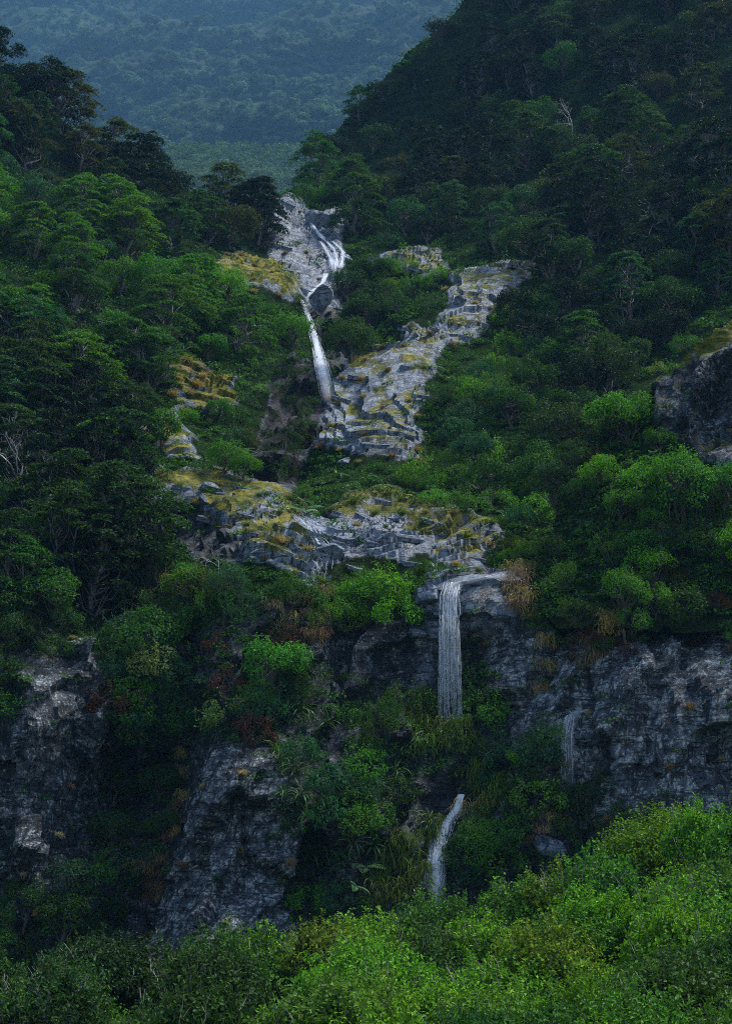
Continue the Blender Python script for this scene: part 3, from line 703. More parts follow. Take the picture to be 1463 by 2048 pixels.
OPEN = [[(1280,775),(1600,600),(1600,1020),(1480,1020),(1330,900)], [(560,640),(640,640),(650,790),(600,740)], [(592,600),(690,585),(700,800),(645,810),(622,700)], [(600,420),(700,420),(700,600),(600,600)], [(835,1390),(945,1390),(945,1640),(845,1640)], [(850,1580),(950,1580),(900,1860),(740,1860)], [(590,1040),(800,1050),(840,1110),(800,1140),(640,1200),(590,1130)], [(840,1160),(960,1160),(960,1400),(840,1400)]]
ROCKPOLY = [r[0] for r in ROCKS]
REG = [  # px outline of where plants root, spacing, {kind: weight}, scale range, colours, avoid rock
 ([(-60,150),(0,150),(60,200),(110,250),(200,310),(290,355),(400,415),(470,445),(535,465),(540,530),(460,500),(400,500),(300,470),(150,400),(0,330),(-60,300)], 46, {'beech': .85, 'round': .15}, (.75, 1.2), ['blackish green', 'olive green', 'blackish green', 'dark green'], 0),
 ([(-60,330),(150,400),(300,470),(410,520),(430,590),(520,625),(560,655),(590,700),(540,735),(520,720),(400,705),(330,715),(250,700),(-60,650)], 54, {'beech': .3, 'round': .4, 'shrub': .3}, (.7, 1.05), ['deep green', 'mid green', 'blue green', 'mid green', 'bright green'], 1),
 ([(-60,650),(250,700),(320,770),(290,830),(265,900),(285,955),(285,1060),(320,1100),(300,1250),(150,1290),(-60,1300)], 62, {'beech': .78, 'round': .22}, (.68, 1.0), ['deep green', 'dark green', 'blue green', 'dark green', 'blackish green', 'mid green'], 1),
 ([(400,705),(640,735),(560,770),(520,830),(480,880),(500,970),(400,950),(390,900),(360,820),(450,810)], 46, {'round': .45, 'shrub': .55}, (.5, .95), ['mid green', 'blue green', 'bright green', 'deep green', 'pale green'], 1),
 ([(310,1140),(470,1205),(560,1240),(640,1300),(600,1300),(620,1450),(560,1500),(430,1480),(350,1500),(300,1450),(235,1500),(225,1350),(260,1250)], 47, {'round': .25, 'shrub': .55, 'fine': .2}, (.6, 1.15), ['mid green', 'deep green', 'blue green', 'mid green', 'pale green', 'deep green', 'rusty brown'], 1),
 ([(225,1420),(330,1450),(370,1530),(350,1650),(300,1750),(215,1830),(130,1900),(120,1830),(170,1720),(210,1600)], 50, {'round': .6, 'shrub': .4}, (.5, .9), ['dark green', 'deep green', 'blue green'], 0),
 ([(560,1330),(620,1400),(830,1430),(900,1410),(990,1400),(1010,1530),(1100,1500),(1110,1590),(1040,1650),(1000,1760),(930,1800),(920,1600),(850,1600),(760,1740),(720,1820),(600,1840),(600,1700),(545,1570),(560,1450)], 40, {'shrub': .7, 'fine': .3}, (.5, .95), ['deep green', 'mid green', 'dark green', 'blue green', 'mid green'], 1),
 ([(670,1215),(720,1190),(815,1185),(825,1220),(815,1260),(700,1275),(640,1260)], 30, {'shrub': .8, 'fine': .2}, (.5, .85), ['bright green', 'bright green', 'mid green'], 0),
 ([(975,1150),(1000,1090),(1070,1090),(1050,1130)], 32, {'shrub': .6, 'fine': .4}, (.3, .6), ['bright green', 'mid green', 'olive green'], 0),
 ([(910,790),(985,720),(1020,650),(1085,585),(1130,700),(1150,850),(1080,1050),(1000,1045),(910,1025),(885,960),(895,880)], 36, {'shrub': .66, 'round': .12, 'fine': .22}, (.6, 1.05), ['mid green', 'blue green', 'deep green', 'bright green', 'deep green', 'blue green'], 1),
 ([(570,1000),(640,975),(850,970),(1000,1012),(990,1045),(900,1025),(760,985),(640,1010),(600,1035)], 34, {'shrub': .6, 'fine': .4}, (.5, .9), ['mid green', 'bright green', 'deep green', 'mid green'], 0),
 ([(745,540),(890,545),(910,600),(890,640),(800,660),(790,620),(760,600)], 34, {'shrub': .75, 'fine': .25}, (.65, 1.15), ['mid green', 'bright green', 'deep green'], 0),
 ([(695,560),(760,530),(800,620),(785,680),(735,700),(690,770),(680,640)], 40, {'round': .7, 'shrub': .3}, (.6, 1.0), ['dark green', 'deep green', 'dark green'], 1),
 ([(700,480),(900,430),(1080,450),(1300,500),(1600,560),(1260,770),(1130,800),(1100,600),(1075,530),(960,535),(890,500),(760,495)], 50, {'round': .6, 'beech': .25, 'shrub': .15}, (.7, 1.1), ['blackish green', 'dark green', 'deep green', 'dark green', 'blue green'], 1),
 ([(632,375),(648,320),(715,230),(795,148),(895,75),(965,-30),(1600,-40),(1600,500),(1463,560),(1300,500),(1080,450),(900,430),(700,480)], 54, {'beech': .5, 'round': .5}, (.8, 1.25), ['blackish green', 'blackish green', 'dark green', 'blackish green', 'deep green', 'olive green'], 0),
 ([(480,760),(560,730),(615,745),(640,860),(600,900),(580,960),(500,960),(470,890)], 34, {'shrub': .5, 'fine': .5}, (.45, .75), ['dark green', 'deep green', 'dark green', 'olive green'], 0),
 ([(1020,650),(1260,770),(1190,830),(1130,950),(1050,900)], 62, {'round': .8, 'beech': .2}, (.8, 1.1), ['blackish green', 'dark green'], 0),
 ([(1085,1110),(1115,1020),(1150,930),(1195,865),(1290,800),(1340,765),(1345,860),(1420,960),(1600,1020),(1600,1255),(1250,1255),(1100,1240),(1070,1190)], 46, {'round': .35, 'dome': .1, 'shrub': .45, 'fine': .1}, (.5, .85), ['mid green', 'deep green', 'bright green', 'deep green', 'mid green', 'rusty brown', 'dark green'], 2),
 ([(1295,745),(1370,690),(1392,668),(1385,700),(1340,765),(1290,800)], 36, {'shrub': .7, 'fine': .3}, (.5, .9), ['bright green', 'mid green', 'pale green'], 0),
 ([(560,412),(600,395),(635,370),(690,340),(720,440),(690,470),(640,425)], 28, {'shrub': .8, 'fine': .2}, (.8, 1.3), ['mid green', 'deep green', 'bright green'], 1),
 ([(1110,1570),(1200,1630),(1300,1650),(1250,1720),(1100,1700),(1060,1640)], 42, {'shrub': .6, 'fine': .4}, (.5, .9), ['deep green', 'mid green', 'dark green'], 0),
 ([(1065,1235),(1200,1250),(1600,1250),(1600,1300),(1390,1300),(1330,1270),(1270,1320),(1190,1300),(1120,1340),(1060,1290)], 36, {'shrub': .6, 'fine': .4}, (.3, .6), ['deep green', 'mid green', 'dark green', 'rusty brown'], 0),
 ([(-40,1260),(120,1240),(230,1260),(235,1340),(150,1300),(60,1420),(-40,1500)], 46, {'shrub': .7, 'round': .3}, (.5, .85), ['dark green', 'deep green', 'olive green'], 0),
 ([(-40,1830),(100,1830),(220,1850),(300,1960),(200,2000),(-40,1960)], 46, {'shrub': .5, 'round': .5}, (.5, .8), ['dark green', 'deep green'], 0),
]
rs = random.Random(5)
for ri, (poly, sp, mixk, sr, cols, avoid) in enumerate(REG):
    av = ROCKPOLY if avoid == 1 else [b[0] for b in BUTTRESS_ROCKS] if avoid == 2 else []
    ks, ws = list(mixk), list(mixk.values())
    for (px, py) in scatter_pts(poly, sp, RNG, av + OPEN):
        if any(abs(px - a) < 26 and -14 < py - b < 60 for a, b in FL): continue
        h = hit(px, py)
        if h is None: continue
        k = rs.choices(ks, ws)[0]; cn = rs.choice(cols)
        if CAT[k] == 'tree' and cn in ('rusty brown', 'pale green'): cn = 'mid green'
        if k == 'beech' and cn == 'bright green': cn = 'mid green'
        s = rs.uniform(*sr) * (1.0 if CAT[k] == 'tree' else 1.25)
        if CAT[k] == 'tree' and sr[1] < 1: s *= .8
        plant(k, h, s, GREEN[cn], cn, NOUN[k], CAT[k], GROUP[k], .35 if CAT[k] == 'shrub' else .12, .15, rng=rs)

# trees and shrubs the photograph singles out
for k, px, py, s, cn, noun in [
 ('dome', 452, 1235, .62, 'blue green', 'rounded compact tree standing below the left slab'), ('dome', 1365, 1090, 1.05, 'mid green', 'tall conical glossy tree against the buttress rock'),
 ('dome', 335, 1370, .42, 'blue green', 'narrow compact tree on the shrubby rib'), ('beech', 395, 385, 1.15, 'olive green', 'open windswept beech on the crest'),
 ('beech', 445, 430, .95, 'olive green', 'leaning beech reaching out over the saddle'), ('round', 1240, 900, .8, 'mid green', 'broad bushy tree on the buttress shoulder'),
 ('round', 320, 905, .8, 'mid green', 'open airy tree before the mossy boulder'), ('beech', 200, 1190, 1.05, 'dark green', 'tall straight-trunked beech by the overhang'),
 ('beech', 265, 1180, 1.05, 'dark green', 'slim tall beech beside the dark overhang'), ('beech', 150, 800, .95, 'mid green', 'flat-topped beech with pale forked limbs'),
 ('round', 120, 690, .55, 'yellow green', 'small yellow-green tree among dark beeches'), ('shrub', 840, 965, 1.3, 'bright green', 'vivid bright green bush below the fractured slab'),
 ('shrub', 760, 1200, 1.3, 'bright green', 'large vivid bush above the cliff edge'), ('round', 730, 1245, .5, 'bright green', 'spreading vivid tree on the cliff lip'),
 ('shrub', 975, 930, 1.3, 'bright green', 'lime green bush on the slope right of the slab'), ('round', 1000, 830, .5, 'blue green', 'domed blue-green tree right of the fractured slab')]:
    h = hit(px, py)
    if h: plant(k, h, s, GREEN[cn], '', noun, CAT[k], GROUP[k], .1, rng=rs)

# bare, bleached trees
for px, py, s, where in [(40,990,1.1,'leafless silver tree at the left edge above the dark cliff'),(75,1060,1.2,'wide leafless tree with bleached crooked limbs at left'),(160,690,.9,'pale forked dead tree behind the yellow-green tree'),(180,800,.9,'bleached dead limbs showing through the flat-topped beech'),
    (75,150,1.3,'bone white dead snag on the left crest'),(285,300,1.1,'short white snag on the left ridge'),(930,210,1.3,'bleached leafless tree below the right ridge'),(1145,270,1.7,'grey ghostly dead tree high on the right mountain'),(1165,330,1.2,'sprawling dead branches on the right mountain'),
    (1140,400,1.9,'slender leafless tree with ascending limbs above the slab'),(1300,470,1.3,'small pale snag among dark trees on the right'),(435,1150,.5,'grey twiggy dead bush beside the rounded compact tree'),(30,740,1.2,'tall white dead trunk at the left edge'),(215,1935,.45,'thin dead sapling at the cliff foot'),(250,1040,.9,'pale dead sapling beside the left slab')]:
    h = hit(px, py)
    if h: h = (h[0] - ray(px, py).normalized() * 1.2, *h[1:]); plant('bare', h, s * (1.0 if px < 900 else .75), (.4, .4, .4), '', where, 'dead tree', GROUP['bare'], .1, .05, rng=rs)

# near bank shrubs
bs = scatter_pts([(-40,2000),(250,2010),(420,2040),(560,1960),(700,1935),(850,1930),(1000,1895),(1150,1825),(1250,1760),(1500,1640),(1680,1590),(1680,2230),(-120,2230),(-120,2000)], 76, RNG)
for px, py in bs:
    h = hit(px, py, [('bank', BV_BANK)])
    if not h: continue
    cn = rs.choice(['bright green', 'mid green', 'bright green', 'mid green', 'bright green', 'deep green', 'mid green', 'yellow green'] if px > 520 and px + .6 * (py - 1800) < 1500 else ['mid green', 'deep green', 'mid green'] if px > 480 else ['blackish green', 'dark green', 'deep green', 'dark green'])  # bank corners get their shade through darker leaf colours
    plant('bank', h, rs.uniform(.62, 1.0), GREEN[cn], cn, NOUN['bank'], 'shrub', GROUP['bank'], .1, .1, rng=rs)

# grass tussocks and hanging grass
for poly, sp, cols, kind, sr in [
 (ROCKS[0][0], 33, ['golden', 'straw coloured', 'tawny'], 'tussock', (.6, 1.3)), (ROCKS[2][0], 40, ['golden', 'tawny'], 'tussock', (.7, 1.3)), (ROCKS[3][0], 30, ['golden', 'tawny'], 'tussock', (.8, 1.5)),
 (ROCKS[4][0], 26, ['golden', 'straw coloured'], 'tussock', (.8, 1.5)), (ROCKS[7][0], 40, ['golden', 'straw coloured', 'green'], 'tussock', (.6, 1.2)), (ROCKS[10][0], 42, ['golden', 'green'], 'tussock', (.6, 1.1)),
 (ROCKS[14][0], 105, ['straw coloured', 'tawny'], 'tussock', (.5, .9)), (ROCKS[15][0], 110, ['straw coloured'], 'tussock', (.5, .8)), (ROCKS[12][0], 130, ['tawny', 'straw coloured'], 'tussock', (.5, .9)),
 ([(1230,1150),(1320,1150),(1320,1215),(1240,1200)], 30, ['golden', 'straw coloured'], 'tussock', (1.1, 1.8)), ([(1020,1140),(1070,1130),(1060,1230),(1015,1230)], 26, ['golden', 'tawny'], 'hanging', (.7, 1.0)),
 ([(530,1190),(590,1200),(580,1330),(540,1340)], 32, ['straw coloured', 'green'], 'hanging', (.6, .9)), ([(600,1180),(650,1190),(640,1290),(590,1270)], 30, ['tawny'], 'hanging', (.6, .9)),
 ([(820,1400),(960,1400),(960,1500),(830,1500)], 30, ['green'], 'hanging', (.8, 1.2)), ([(940,1540),(1010,1540),(1000,1620),(930,1640)], 26, ['green', 'green', 'straw coloured'], 'hanging', (.9, 1.3)),
 ([(760,1740),(830,1640),(880,1620),(850,1730),(800,1810),(740,1830)], 26, ['green'], 'hanging', (.8, 1.2)), ([(1070,1640),(1130,1610),(1120,1640),(1060,1690)], 24, ['straw coloured', 'golden'], 'hanging', (.5, .8)),
 ([(290,1720),(340,1720),(330,1800),(280,1800)], 30, ['tawny'], 'hanging', (.6, .9)), ([(370,1500),(395,1500),(350,1690),(330,1690)], 24, ['tawny', 'golden'], 'hanging', (.5, .7)),
 ([(1080,1280),(1110,1280),(1090,1400),(1075,1400)], 24, ['tawny', 'golden'], 'hanging', (.6, .9)), ([(1190,1230),(1230,1230),(1190,1330),(1170,1330)], 24, ['tawny', 'golden'], 'hanging', (.6, .9))]:
    for px, py in scatter_pts(poly, sp, RNG):
        h = hit(px, py)
        if h is None: continue
        cn = rs.choice(cols)
        plant(kind, h, rs.uniform(*sr), GOLD[cn], cn, NOUN[kind], 'grass', GROUP[kind], .5 if kind == 'tussock' else 0, .02, 0 if kind == 'hanging' else None, rng=rs)

# flax: each sword leaf its own part
def rosette(name, h, n, meshes, scale, col, label, cat, group, lean, tilt, colname, noun):
    root = bpy.data.objects.new(name, None); C.objects.link(root); root.location = h[0] - Vector((0, 0, .1)); root['category'] = cat; root['group'] = group
    ax = Vector((0, 0, 1)).lerp(h[1], lean).normalized(); root.rotation_mode = 'QUATERNION'; root.rotation_quaternion = Vector((0, 0, 1)).rotation_difference(ax); root.scale = (scale,) * 3
    for k in range(n):
        t = (k + .5) / n; link(label, rs.choice(meshes), root, rot=(0, tilt * (1 - t) + rs.uniform(-.1, .1), k * 2.39996 + rs.uniform(-.3, .3)), scale=rs.uniform(.7, 1.1), color=tuple(c * rs.uniform(.8, 1.25) for c in col))
    THINGS.append((root, tuple(project([(root.location + ax * scale * .6)[:]])[0]), colname, noun, scale))
for px, py in FL:
    h = hit(px + rs.uniform(-6, 6), py + rs.uniform(-6, 6))
    if h: rosette('flax_plant', h, 16, FLAX_LEAF, rs.uniform(.6, .95), (.05, .10, .04) if rs.random() < .6 else (.042, .09, .024), 'leaf', 'flax', 'flax plants on the cliffs and ledges', .45, .75, 'pale green', 'sword-leaved flax')
for px, py in FE:
    h = hit(px + rs.uniform(-8, 8), py + rs.uniform(-8, 8))
    if h: rosette('fern', h, 9, FROND, rs.uniform(.7, 1.2), (.09, .17, .075), 'frond', 'fern', 'ferns on the damp slopes', .4, .35, 'pale green', 'arching fern')

# ------------------------------------------------------------------ uncountable cover: undergrowth and the far forest
def scatter(name, pts, scl, protos):
    col = bpy.data.collections.new(name + '_leaf_clumps')
    for p in protos: col.objects.link(bpy.data.objects.new('leaf_clump', p))
    n = len(pts); rot = np.stack([RNG.normal(0, .2, n), RNG.normal(0, .2, n), RNG.uniform(0, 6.28, n)], 1)
    me = np_mesh(name, pts, np.zeros((0, 3), np.int32), [], {'scl': scl, 'rot': rot})
    o = link(name, me, kind='stuff'); g = bpy.data.node_groups.new(name, 'GeometryNodeTree')
    g.interface.new_socket('Geometry', in_out='INPUT', socket_type='NodeSocketGeometry'); g.interface.new_socket('Geometry', in_out='OUTPUT', socket_type='NodeSocketGeometry')
    n_ = g.nodes; gi, go = n_.new('NodeGroupInput'), n_.new('NodeGroupOutput'); ip = n_.new('GeometryNodeInstanceOnPoints'); ci = n_.new('GeometryNodeCollectionInfo')
    ci.inputs['Collection'].default_value = col; ci.inputs['Separate Children'].default_value = True; ci.inputs['Reset Children'].default_value = True
    ip.inputs['Pick Instance'].default_value = True
    a = n_.new('GeometryNodeInputNamedAttribute'); a.data_type = 'FLOAT'; a.inputs['Name'].default_value = 'scl'
    b = n_.new('GeometryNodeInputNamedAttribute'); b.data_type = 'FLOAT_VECTOR'; b.inputs['Name'].default_value = 'rot'
    e = n_.new('FunctionNodeEulerToRotation'); L = g.links
    L.new(gi.outputs[0], ip.inputs['Points']); L.new(ci.outputs[0], ip.inputs['Instance']); L.new(b.outputs['Attribute'], e.inputs[0]); L.new(e.outputs[0], ip.inputs['Rotation']); L.new(a.outputs['Attribute'], ip.inputs['Scale']); L.new(ip.outputs[0], go.inputs[0])
    md = o.modifiers.new('scatter', 'NODES'); md.node_group = g
    return o

def grid_hits(x0, y0, x1, y1, st, bvs=None, test=None):
    out = []
    for y in np.arange(y0, y1, st):
        for x in np.arange(x0, x1, st):
            px, py = x + RNG.uniform(0, st), y + RNG.uniform(0, st)
            if test is not None and test(px, py): continue
            h = hit(px, py, bvs)
            if h: out.append((h[0][:], h[2]))
    return out
def bare_rock(px, py):
    q = np.array([[px, py]])
    hb = [b[0] for b in BUTTRESS_ROCKS] if (px > 1150 and py < 1020) else []
    return (any(in_poly(q, r)[0] for r in ([r[0] for r in ROCKS] if not hb else hb)) and RNG.uniform() < .95) or (any(in_poly(q, r[0])[0] for r in BASE_ROCK) and RNG.uniform() < .5)
gh = grid_hits(-160, -40, 1760, 1930, 13, None, bare_rock)
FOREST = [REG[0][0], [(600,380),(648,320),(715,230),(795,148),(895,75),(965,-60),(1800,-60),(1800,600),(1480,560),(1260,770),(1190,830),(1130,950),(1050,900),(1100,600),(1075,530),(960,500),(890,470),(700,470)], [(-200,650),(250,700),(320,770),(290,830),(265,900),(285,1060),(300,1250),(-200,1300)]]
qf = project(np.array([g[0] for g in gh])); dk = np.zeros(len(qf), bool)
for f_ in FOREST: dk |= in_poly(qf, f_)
for nm_, sel, mt_ in (('undergrowth', ~dk, M_COVER), ('forest_undergrowth', dk, M_SHADECOVER)):  # dk selection: same clumps, shade put into the leaf colour
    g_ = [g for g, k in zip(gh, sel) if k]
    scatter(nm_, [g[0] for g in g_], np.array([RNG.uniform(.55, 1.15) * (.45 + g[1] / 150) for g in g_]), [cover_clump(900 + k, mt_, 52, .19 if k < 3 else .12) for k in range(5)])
gb = grid_hits(-160, 1560, 1760, 2260, 24, [('bank', BV_BANK)])
scatter('bank_undergrowth', [g[0] for g in gb], RNG.uniform(.7, 1.3, len(gb)), [cover_clump(930 + k, M_BANKLEAF, 60, .13, .55, .7) for k in range(3)])
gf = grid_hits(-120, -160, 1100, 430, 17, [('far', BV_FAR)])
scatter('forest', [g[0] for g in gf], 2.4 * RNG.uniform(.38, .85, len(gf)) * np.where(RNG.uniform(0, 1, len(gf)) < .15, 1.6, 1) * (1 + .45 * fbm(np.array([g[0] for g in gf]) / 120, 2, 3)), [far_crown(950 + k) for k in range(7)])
gs = grid_hits(330, 270, 720, 440, 8, [('spur', BV_SPUR)])
scatter('spur_bushes', [g[0] for g in gs], 2 * RNG.uniform(1.6, 3.2, len(gs)), [cover_clump(970 + k, M_FARBUSH, 50, .24, .6, .6) for k in range(3)])

# ------------------------------------------------------------------ loose stone: blocks lying on the slabs, boulders
def stone_mesh(seed, sub=3, flat=.55):
    bm = bmesh.new(); bmesh.ops.create_icosphere(bm, subdivisions=sub, radius=1); V = np.array([v.co[:] for v in bm.verts]); rng = np.random.default_rng(seed)
    for k in range(14):                                   # facets: clip by random planes
        d = sph(1, rng)[0]; t = rng.uniform(.5, .85); s = V @ d; V -= np.clip(s - t, 0, None)[:, None] * d
    V += V * fbm(V * 2.2 + seed, 4, seed)[:, None] * .16; V *= [1, .8, flat]
    for v, c in zip(bm.verts, V): v.co = c
    me = bpy.data.meshes.new('stone'); bm.to_mesh(me); bm.free(); me.materials.append(M_STONE)
    return me
def plate_mesh(seed):
    rng = np.random.default_rng(seed); bm = bmesh.new()
    for k in range(9):
        a = k * .7 + rng.uniform(-.25, .25); r = rng.uniform(.65, 1.0)
        for z in (-.3, .16): bm.verts.new((math.cos(a) * r * 1.1, math.sin(a) * r * .8, z + rng.uniform(-.05, .07)))
    bmesh.ops.convex_hull(bm, input=bm.verts[:]); me = bpy.data.meshes.new('plate'); bm.to_mesh(me); bm.free(); me.materials.append(M_STONE); return me
SLABSTONE = [plate_mesh(600 + k) for k in range(8)]
BED = Vector((0, 0, 1)).rotation_difference(Vector((.18, -.38, .9)))
BOULDER = [stone_mesh(640 + k, 4, .85) for k in range(4)]
for poly, sp in [(ROCKS[0][0], 46), (ROCKS[1][0], 40), (ROCKS[2][0], 50), (ROCKS[7][0], 52), (ROCKS[10][0], 56), (ROCKS[9][0], 70)]:
    for px, py in scatter_pts(poly, sp, RNG):
        h = hit(px, py)
        if h is None or h[3] != 'main': continue
        s = rs.uniform(.35, 1.0) * h[2] / 150
        o = link('rock', rs.choice(SLABSTONE), mountain, loc=h[0] - h[1] * .12 * s, scale=(s * rs.uniform(1.1, 1.7), s * rs.uniform(.7, 1.1), s * rs.uniform(.7, 1.2)))
        o.rotation_mode = 'QUATERNION'; o.rotation_quaternion = BED @ Euler((rs.uniform(-.12, .12), rs.uniform(-.12, .12), rs.uniform(-.5, .5))).to_quaternion()
for px, py, s, lab in [(655,450,2.9,'mossy-topped boulder wedged at the top of the upper cascade'),(572,410,2.0,'pointed boulder on the saddle beside the stream head'),(690,520,1.5,'dark boulder right of the upper cascade'),(635,595,1.9,'rounded boulder above the tall narrow waterfall'),
    (835,1265,.7,'small boulder left of the curtain waterfall'),(1170,1660,1.2,'grey boulder below the broad right cliff'),(1100,1690,.9,'pale lichened boulder near the bank'),(850,1190,1.0,'worn pale boulder on the waterfall lip'),(660,1100,1.0,'rounded boulder in the pale stream bed'),(420,975,.9,'flat boulder on the tilted left slab'),(690,925,.8,'low boulder under the fractured slab'),(920,600,1.1,'angular boulder at the slab top')]:
    h = hit(px, py)
    if h is None: continue
    o = link('boulder', rs.choice(BOULDER), None, loc=h[0], rot=(rs.uniform(-.3, .3), rs.uniform(-.3, .3), rs.uniform(0, 6)), scale=(s * 1.15, s, s * .9)); tag(o, lab, 'boulder', 'boulders beside the falls')

# ------------------------------------------------------------------ water
def strand_sheet(name, path, width, n, rng, w=(.03, .08), off=.25, fade=1.0, sway=.05, brk=.0, mat=None, parent=None, steps=26, ragged=.85):
    """A fall made of many narrow threads of water running down PATH (3-D points), spread over WIDTH (start, end)."""
    P = np.array([p[:] for p in path], float); seg = np.concatenate([[0], np.cumsum(np.linalg.norm(np.diff(P, axis=0), axis=1))]); seg /= seg[-1]
    Vs, Fs, A = [], [], []; nv = 0
    for k in range(n):
        u = rng.uniform(-.5, .5); t0, t1 = (0, rng.uniform(ragged, 1)) if rng.uniform() > brk else sorted(rng.uniform(0, 1, 2))
        if t1 - t0 < .08: continue
        t = np.linspace(t0, t1, steps); c = np.stack([np.interp(t, seg, P[:, i]) for i in range(3)], 1)
        wd = width[0] + (width[1] - width[0]) * t
        x = u * wd + np.cumsum(rng.normal(0, sway * .25, steps)); ww = rng.uniform(*w) * (1 - .5 * t) * (.6 + .8 * np.abs(np.sin(t * rng.uniform(8, 20) + k)))
        c[:, 0] += x; c[:, 1] -= off * rng.uniform(.5, 1.2) + .1 * np.sin(k * 2.1 + t * 3)
        V = np.stack([c - np.array([1, 0, 0]) * ww[:, None] / 2, c - np.array([0, .04, 0]), c + np.array([1, 0, 0]) * ww[:, None] / 2], 1).reshape(-1, 3)
        i = np.arange(steps - 1)[:, None] * 3 + nv
        Fs.append(np.concatenate([i + [[0, 1, 4, 3]], i + [[1, 2, 5, 4]]])); Vs.append(V); nv += len(V)
        ta = np.clip((1 - t) / .25, 0, 1)
        A.append(np.repeat(ta * (1 - t) * (1 - fade) + fade * (1 - t ** 1.7 * .9) if fade != 1.0 else ta, 3))
    return link(name, np_mesh(name, np.concatenate(Vs), np.concatenate(Fs).astype(np.int32), mat or M_WATER, {'flow': np.concatenate(A)}), parent)

def soft_sheet(name, path, width, rng, parent, peak=1.0, off=.2, end=1.0, cols=9, steps=46, wob=.15, start=0.0, mat=None):
    """One body of falling water: dense in its middle, thinning to nothing at both edges, its width uneven on the way down."""
    P = np.array([p[:] for p in path], float); seg = np.concatenate([[0], np.cumsum(np.linalg.norm(np.diff(P, axis=0), axis=1))]); seg /= seg[-1]
    t = np.linspace(0, 1, steps); c = np.stack([np.interp(t, seg, P[:, i]) for i in range(3)], 1)
    for k in range(3): c[1:-1] = (c[:-2] + c[1:-1] * 2 + c[2:]) / 4
    ph = rng.uniform(0, 9); wd = (width[0] + (width[1] - width[0]) * t) * (1 + wob * np.sin(t * 11 + ph) + wob * .7 * np.sin(t * 27 + ph * 2))
    cx = np.sin(t * 9 + ph) * wob * .3 * wd; u = np.linspace(-.5, .5, cols)
    V = c[:, None, :] + np.stack([u[None] * wd[:, None] + cx[:, None], -off - .35 * wd[:, None] * (.25 - u[None] ** 2), np.zeros((steps, cols))], 2)
    fl = np.clip(1 - (np.abs(u) * 2) ** 2.2, 0, 1)[None] * (peak * (1 + (end - 1) * t))[:, None] * (np.clip((t + .04) / .08, .2, 1) * np.clip((1 - t) / .22, 0, 1))[:, None]
    i = np.arange(steps * cols).reshape(steps, cols); Fq = np.stack([i[:-1, :-1], i[:-1, 1:], i[1:, 1:], i[1:, :-1]], -1).reshape(-1, 4).astype(np.int32)
    return link(name, np_mesh(name, V.reshape(-1, 3), Fq, mat or M_BODY, {'flow': fl.ravel()}), parent)
def on(px, py, out=.25):
    h = hit(px, py); return h[0] + h[1] * out
def fall(label, group='waterfalls down the ravine'):
    r = bpy.data.objects.new('waterfall', None); C.objects.link(r); return tag(r, label, 'waterfall', group)
wr = np.random.default_rng(77)
def mpp(y): return y / F                               # metres per pixel at a depth
# curtain fall: drops free from the lip in front of the cliff
f = fall('wide curtain waterfall of thin white threads dropping over the lower cliff lip')
a = on(900, 1172, .2); y0 = a.y - .35
path = [Vector((a.x + .25, y0 + .7, a.z + .15)), at(899, 1190, y0), at(897, 1260, y0 - .6), at(898, 1330, y0 - 1.0), at(900, 1440, y0 - 1.3)]
strand_sheet('water_threads', path, (1.15, 1.3), 54, wr, (.012, .06), 0, .8, .05, .75, parent=f, steps=44, ragged=.5)
soft_sheet('water_veil', path, (1.2, 1.45), wr, f, .42, .05, .0, 13)
path2 = [at(898, 1230, y0 - .7), at(899, 1400, y0 - 1.4), at(900, 1590, y0 - 2.0)]
strand_sheet('drizzle', path2, (1.3, 1.7), 260, wr, (.008, .02), 0, .95, .03, .9, parent=f, steps=16)
# lower slanting fall
f = fall('lower slanting waterfall curving into the bank shrubs')
path = [on(px, py, .3) for px, py in ((922,1596),(912,1622),(895,1655),(880,1690),(868,1730),(860,1770),(855,1815),(852,1860))]
for i, p in enumerate(path): p.y = min(p.y, 98.6 - .12 * i)
strand_sheet('water_threads', path, (.35, .9), 70, wr, (.02, .08), .15, 1.0, .12, .5, parent=f, steps=40)
soft_sheet('water_sheet', path, (.34, .66), wr, f, 1.9, .2, 1.0)
soft_sheet('mist', path[3:], (.8, 1.9), wr, f, .3, .3, .7)
strand_sheet('spray', path[2:], (.9, 1.9), 90, wr, (.01, .03), .2, 1.0, .06, .9, parent=f, steps=14)
# tall narrow gorge fall
f = fall('tall narrow white waterfall plunging down the dark gorge')
g0 = on(605, 612, .3); ys = np.linspace(g0.y - .3, g0.y - 9, 9)
path = [at(px, py, y) for (px, py), y in zip(((602,606),(609,620),(617,640),(625,665),(633,695),(640,725),(647,755),(652,785),(655,815)), ys)]
path = [p if hit(*project([p[:]])[0])[0].y > p.y - .1 else hit(*project([p[:]])[0])[0] + Vector((0, -.4, .1)) for p in path]
strand_sheet('water_threads', path, (.5, .85), 50, wr, (.03, .10), .2, 1.0, .12, .4, parent=f, steps=40)
soft_sheet('water_sheet', path, (.6, .85), wr, f, 1.2, .3, .8)
soft_sheet('mist', path[4:], (.9, 1.7), wr, f, .22, .4, .6)
strand_sheet('spray', path[3:], (.9, 1.5), 50, wr, (.02, .05), .3, 1.0, .08, .9, parent=f, steps=14)
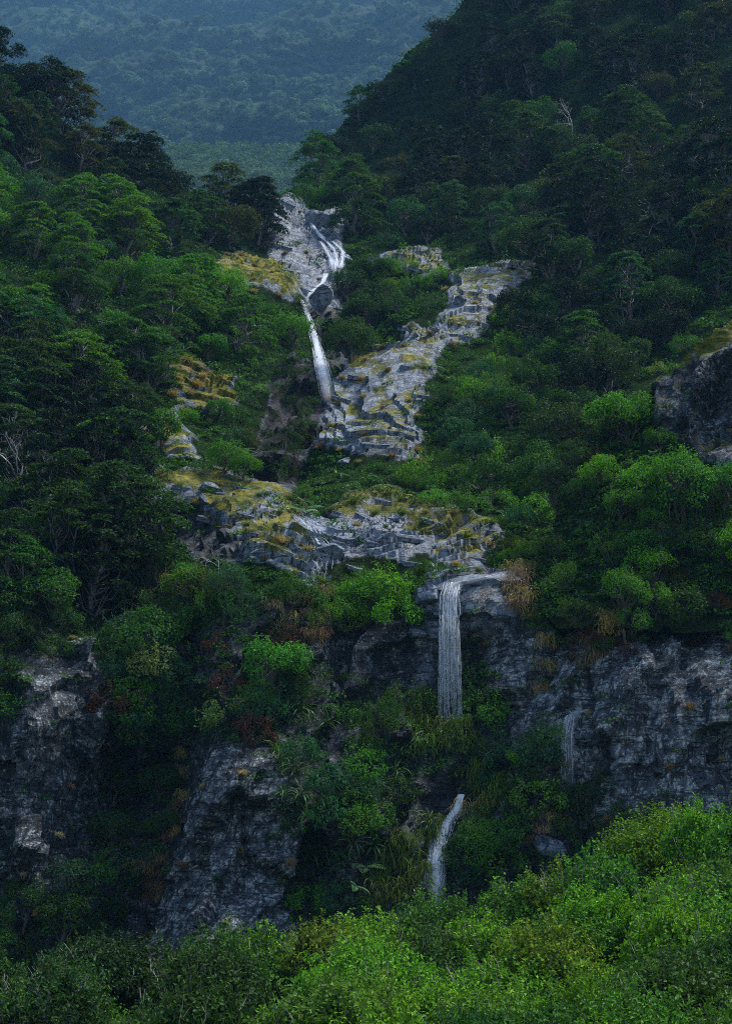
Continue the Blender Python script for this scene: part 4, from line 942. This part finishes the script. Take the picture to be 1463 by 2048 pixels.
# upper cascade
f = fall('upper cascade splitting into white threads over the grey rock')
for pxs, wd, n in [(((622,452),(632,468),(645,484),(655,492)), (.5, .9), 40), (((640,490),(652,505),(660,525),(668,548)), (.4, .8), 24), (((655,490),(668,505),(672,525),(670,550)), (.5, .8), 26), (((668,490),(682,508),(684,530),(680,548)), (.4, .7), 22), (((655,552),(640,572),(620,592),(604,606)), (.9, .7), 24)]:
    soft_sheet('water_sheet', [on(a, b, .4) for a, b in pxs], (wd[0] * .6, wd[1] * .75), wr, f, 1.1, .2, .9, steps=30, wob=.3)
    strand_sheet('water_threads', [on(a, b, .45) for a, b in pxs], (wd[0] * .8, wd[1]), n // 2 + 4, wr, (.025, .09), .2, 1.0, .14, .5, parent=f, steps=24)
# seep on the right cliff and films of water over the pale stream bed
f = fall('faint wet trickle sliding down the right cliff', 'trickles on wet rock')
soft_sheet('water_sheet', [on(px, py, .3) for px, py in ((1170,1424),(1142,1440),(1132,1480),(1128,1530),(1132,1575))], (.8, 1.2), wr, f, .22, .15, .3)
strand_sheet('water_threads', [on(px, py, .3) for px, py in ((1165,1425),(1140,1440),(1130,1480),(1128,1530),(1132,1575))], (.5, .9), 40, wr, (.015, .045), .15, 1.0, .05, .7, M_FILM, parent=f)
f = fall('thin film of water spreading over the lip above the curtain fall', 'trickles on wet rock')
soft_sheet('water_sheet', [on(px, py, .15) for px, py in ((1042,1136),(1010,1146),(975,1155),(940,1163),(905,1172))], (1.2, 1.9), wr, f, .2, .05, 1)
strand_sheet('water_threads', [on(px, py, .12) for px, py in ((1040,1138),(1010,1146),(975,1155),(940,1163),(905,1172))], (.6, 1.2), 16, wr, (.03, .10), .03, 1.0, .14, .7, M_FILM, parent=f)
for lab, pp in [('narrow stream running down beside the mossy dome', ((960,1145),(930,1148),(880,1155))), ('shallow stream sliding over the pale bedrock', ((590,1030),(625,1055),(650,1090),(640,1130),(632,1170)))]:
    f = fall(lab, 'trickles on wet rock'); f.name = 'stream'; f['category'] = 'stream'
    strand_sheet('water_threads', [on(px, py, .12) for px, py in pp], (.8, 1.1), 22, wr, (.03, .09), .03, 1.0, .16, .7, M_FILM, parent=f)

# ------------------------------------------------------------------ labels: colour and kind, then the nearest landmark
LM = [('the tall gorge waterfall', 632, 700), ('the upper cascade', 655, 510), ('the curtain waterfall', 898, 1270), ('the lower slanting waterfall', 890, 1700), ('the fractured grey slab', 790, 780), ('the middle mossy ledge', 400, 770),
      ('the upper mossy ledge', 500, 560), ('the tilted left slab', 430, 990), ('the pale stream bed', 720, 1090), ('the mossy rock dome', 880, 1065), ('the lichened cliff foot', 430, 1770), ('the left grey cliff', 120, 1500), ('the broad right cliff', 1300, 1420),
      ('the golden right-edge rock', 1430, 690), ('the left ridge crest', 180, 240), ('the right ridge crest', 780, 180), ('the saddle', 590, 390), ('the beech forest edge', 40, 800), ('the grey ghostly tree', 1145, 270), ('the conical buttress tree', 1365, 1000),
      ('the dark gully foot', 250, 1800), ('the slab top', 1020, 545), ('the overgrown cliff foot', 660, 1640), ('the bank crest', 700, 1860), ('the right bank end', 1330, 1720), ('the dim left bank corner', 120, 1990), ('the dark right hollow', 1150, 830)]
ORD = ['nearest', 'second', 'third', 'fourth', 'fifth', 'sixth', 'seventh', 'eighth', 'ninth', 'tenth', 'eleventh', 'twelfth']
SIZE_REF = {}
for o, c, cn, noun, s in THINGS: SIZE_REF.setdefault(noun, []).append(s)
DIRS = ['right of', 'upper right of', 'above', 'upper left of', 'left of', 'lower left of', 'below', 'lower right of']
buckets = {}
for o, c, cn, noun, s in THINGS:
    if not cn: o['label'] = noun if len(noun.split()) >= 4 else noun + ' on the slope'; continue
    rf = sorted(SIZE_REF[noun]); sz = 'small' if s < rf[len(rf) // 3] else 'large' if s > rf[2 * len(rf) // 3] else 'middling'
    d, l, x, y = min((math.hypot(c[0] - x, c[1] - y), l, x, y) for l, x, y in LM)
    dr = DIRS[int(round(math.atan2(-(c[1] - y), c[0] - x) / (math.pi / 4))) % 8] if d > 45 else 'beside'
    buckets.setdefault((f'{sz} {cn} {noun}', f'{dr} {l}'), []).append((d, o))
for (a, b), v in buckets.items():
    v.sort(key=lambda t: t[0])
    for k, (d, o) in enumerate(v):
        o['label'] = f'{a} {b}' if len(v) == 1 else f'{a}, {"nearest" if k == 0 else ORD[min(k, 11)] + " nearest"} {b}'

# ------------------------------------------------------------------ valley air
m, nt, n, l = new_mat('valley_haze')
pv = N_(nt, 'ShaderNodeVolumePrincipled', inp={'Color': (.27, .60, 1.0, 1), 'Density': HAZE_DENSITY, 'Anisotropy': .1})
oo = N_(nt, 'ShaderNodeOutputMaterial'); l.new(pv.outputs[0], oo.inputs['Volume'])
x0, x1, y0, y1, z0, z1 = -900, 1000, -60, 3300, -14, 1720
bx = [(x, y, z) for x in (x0, x1) for y in (y0, y1) for z in (z0, z1)]
link('haze', np_mesh('haze', bx, [(0, 1, 3, 2), (4, 6, 7, 5), (0, 4, 5, 1), (2, 3, 7, 6), (0, 2, 6, 4), (1, 5, 7, 3)], m, smooth=False), kind='stuff')
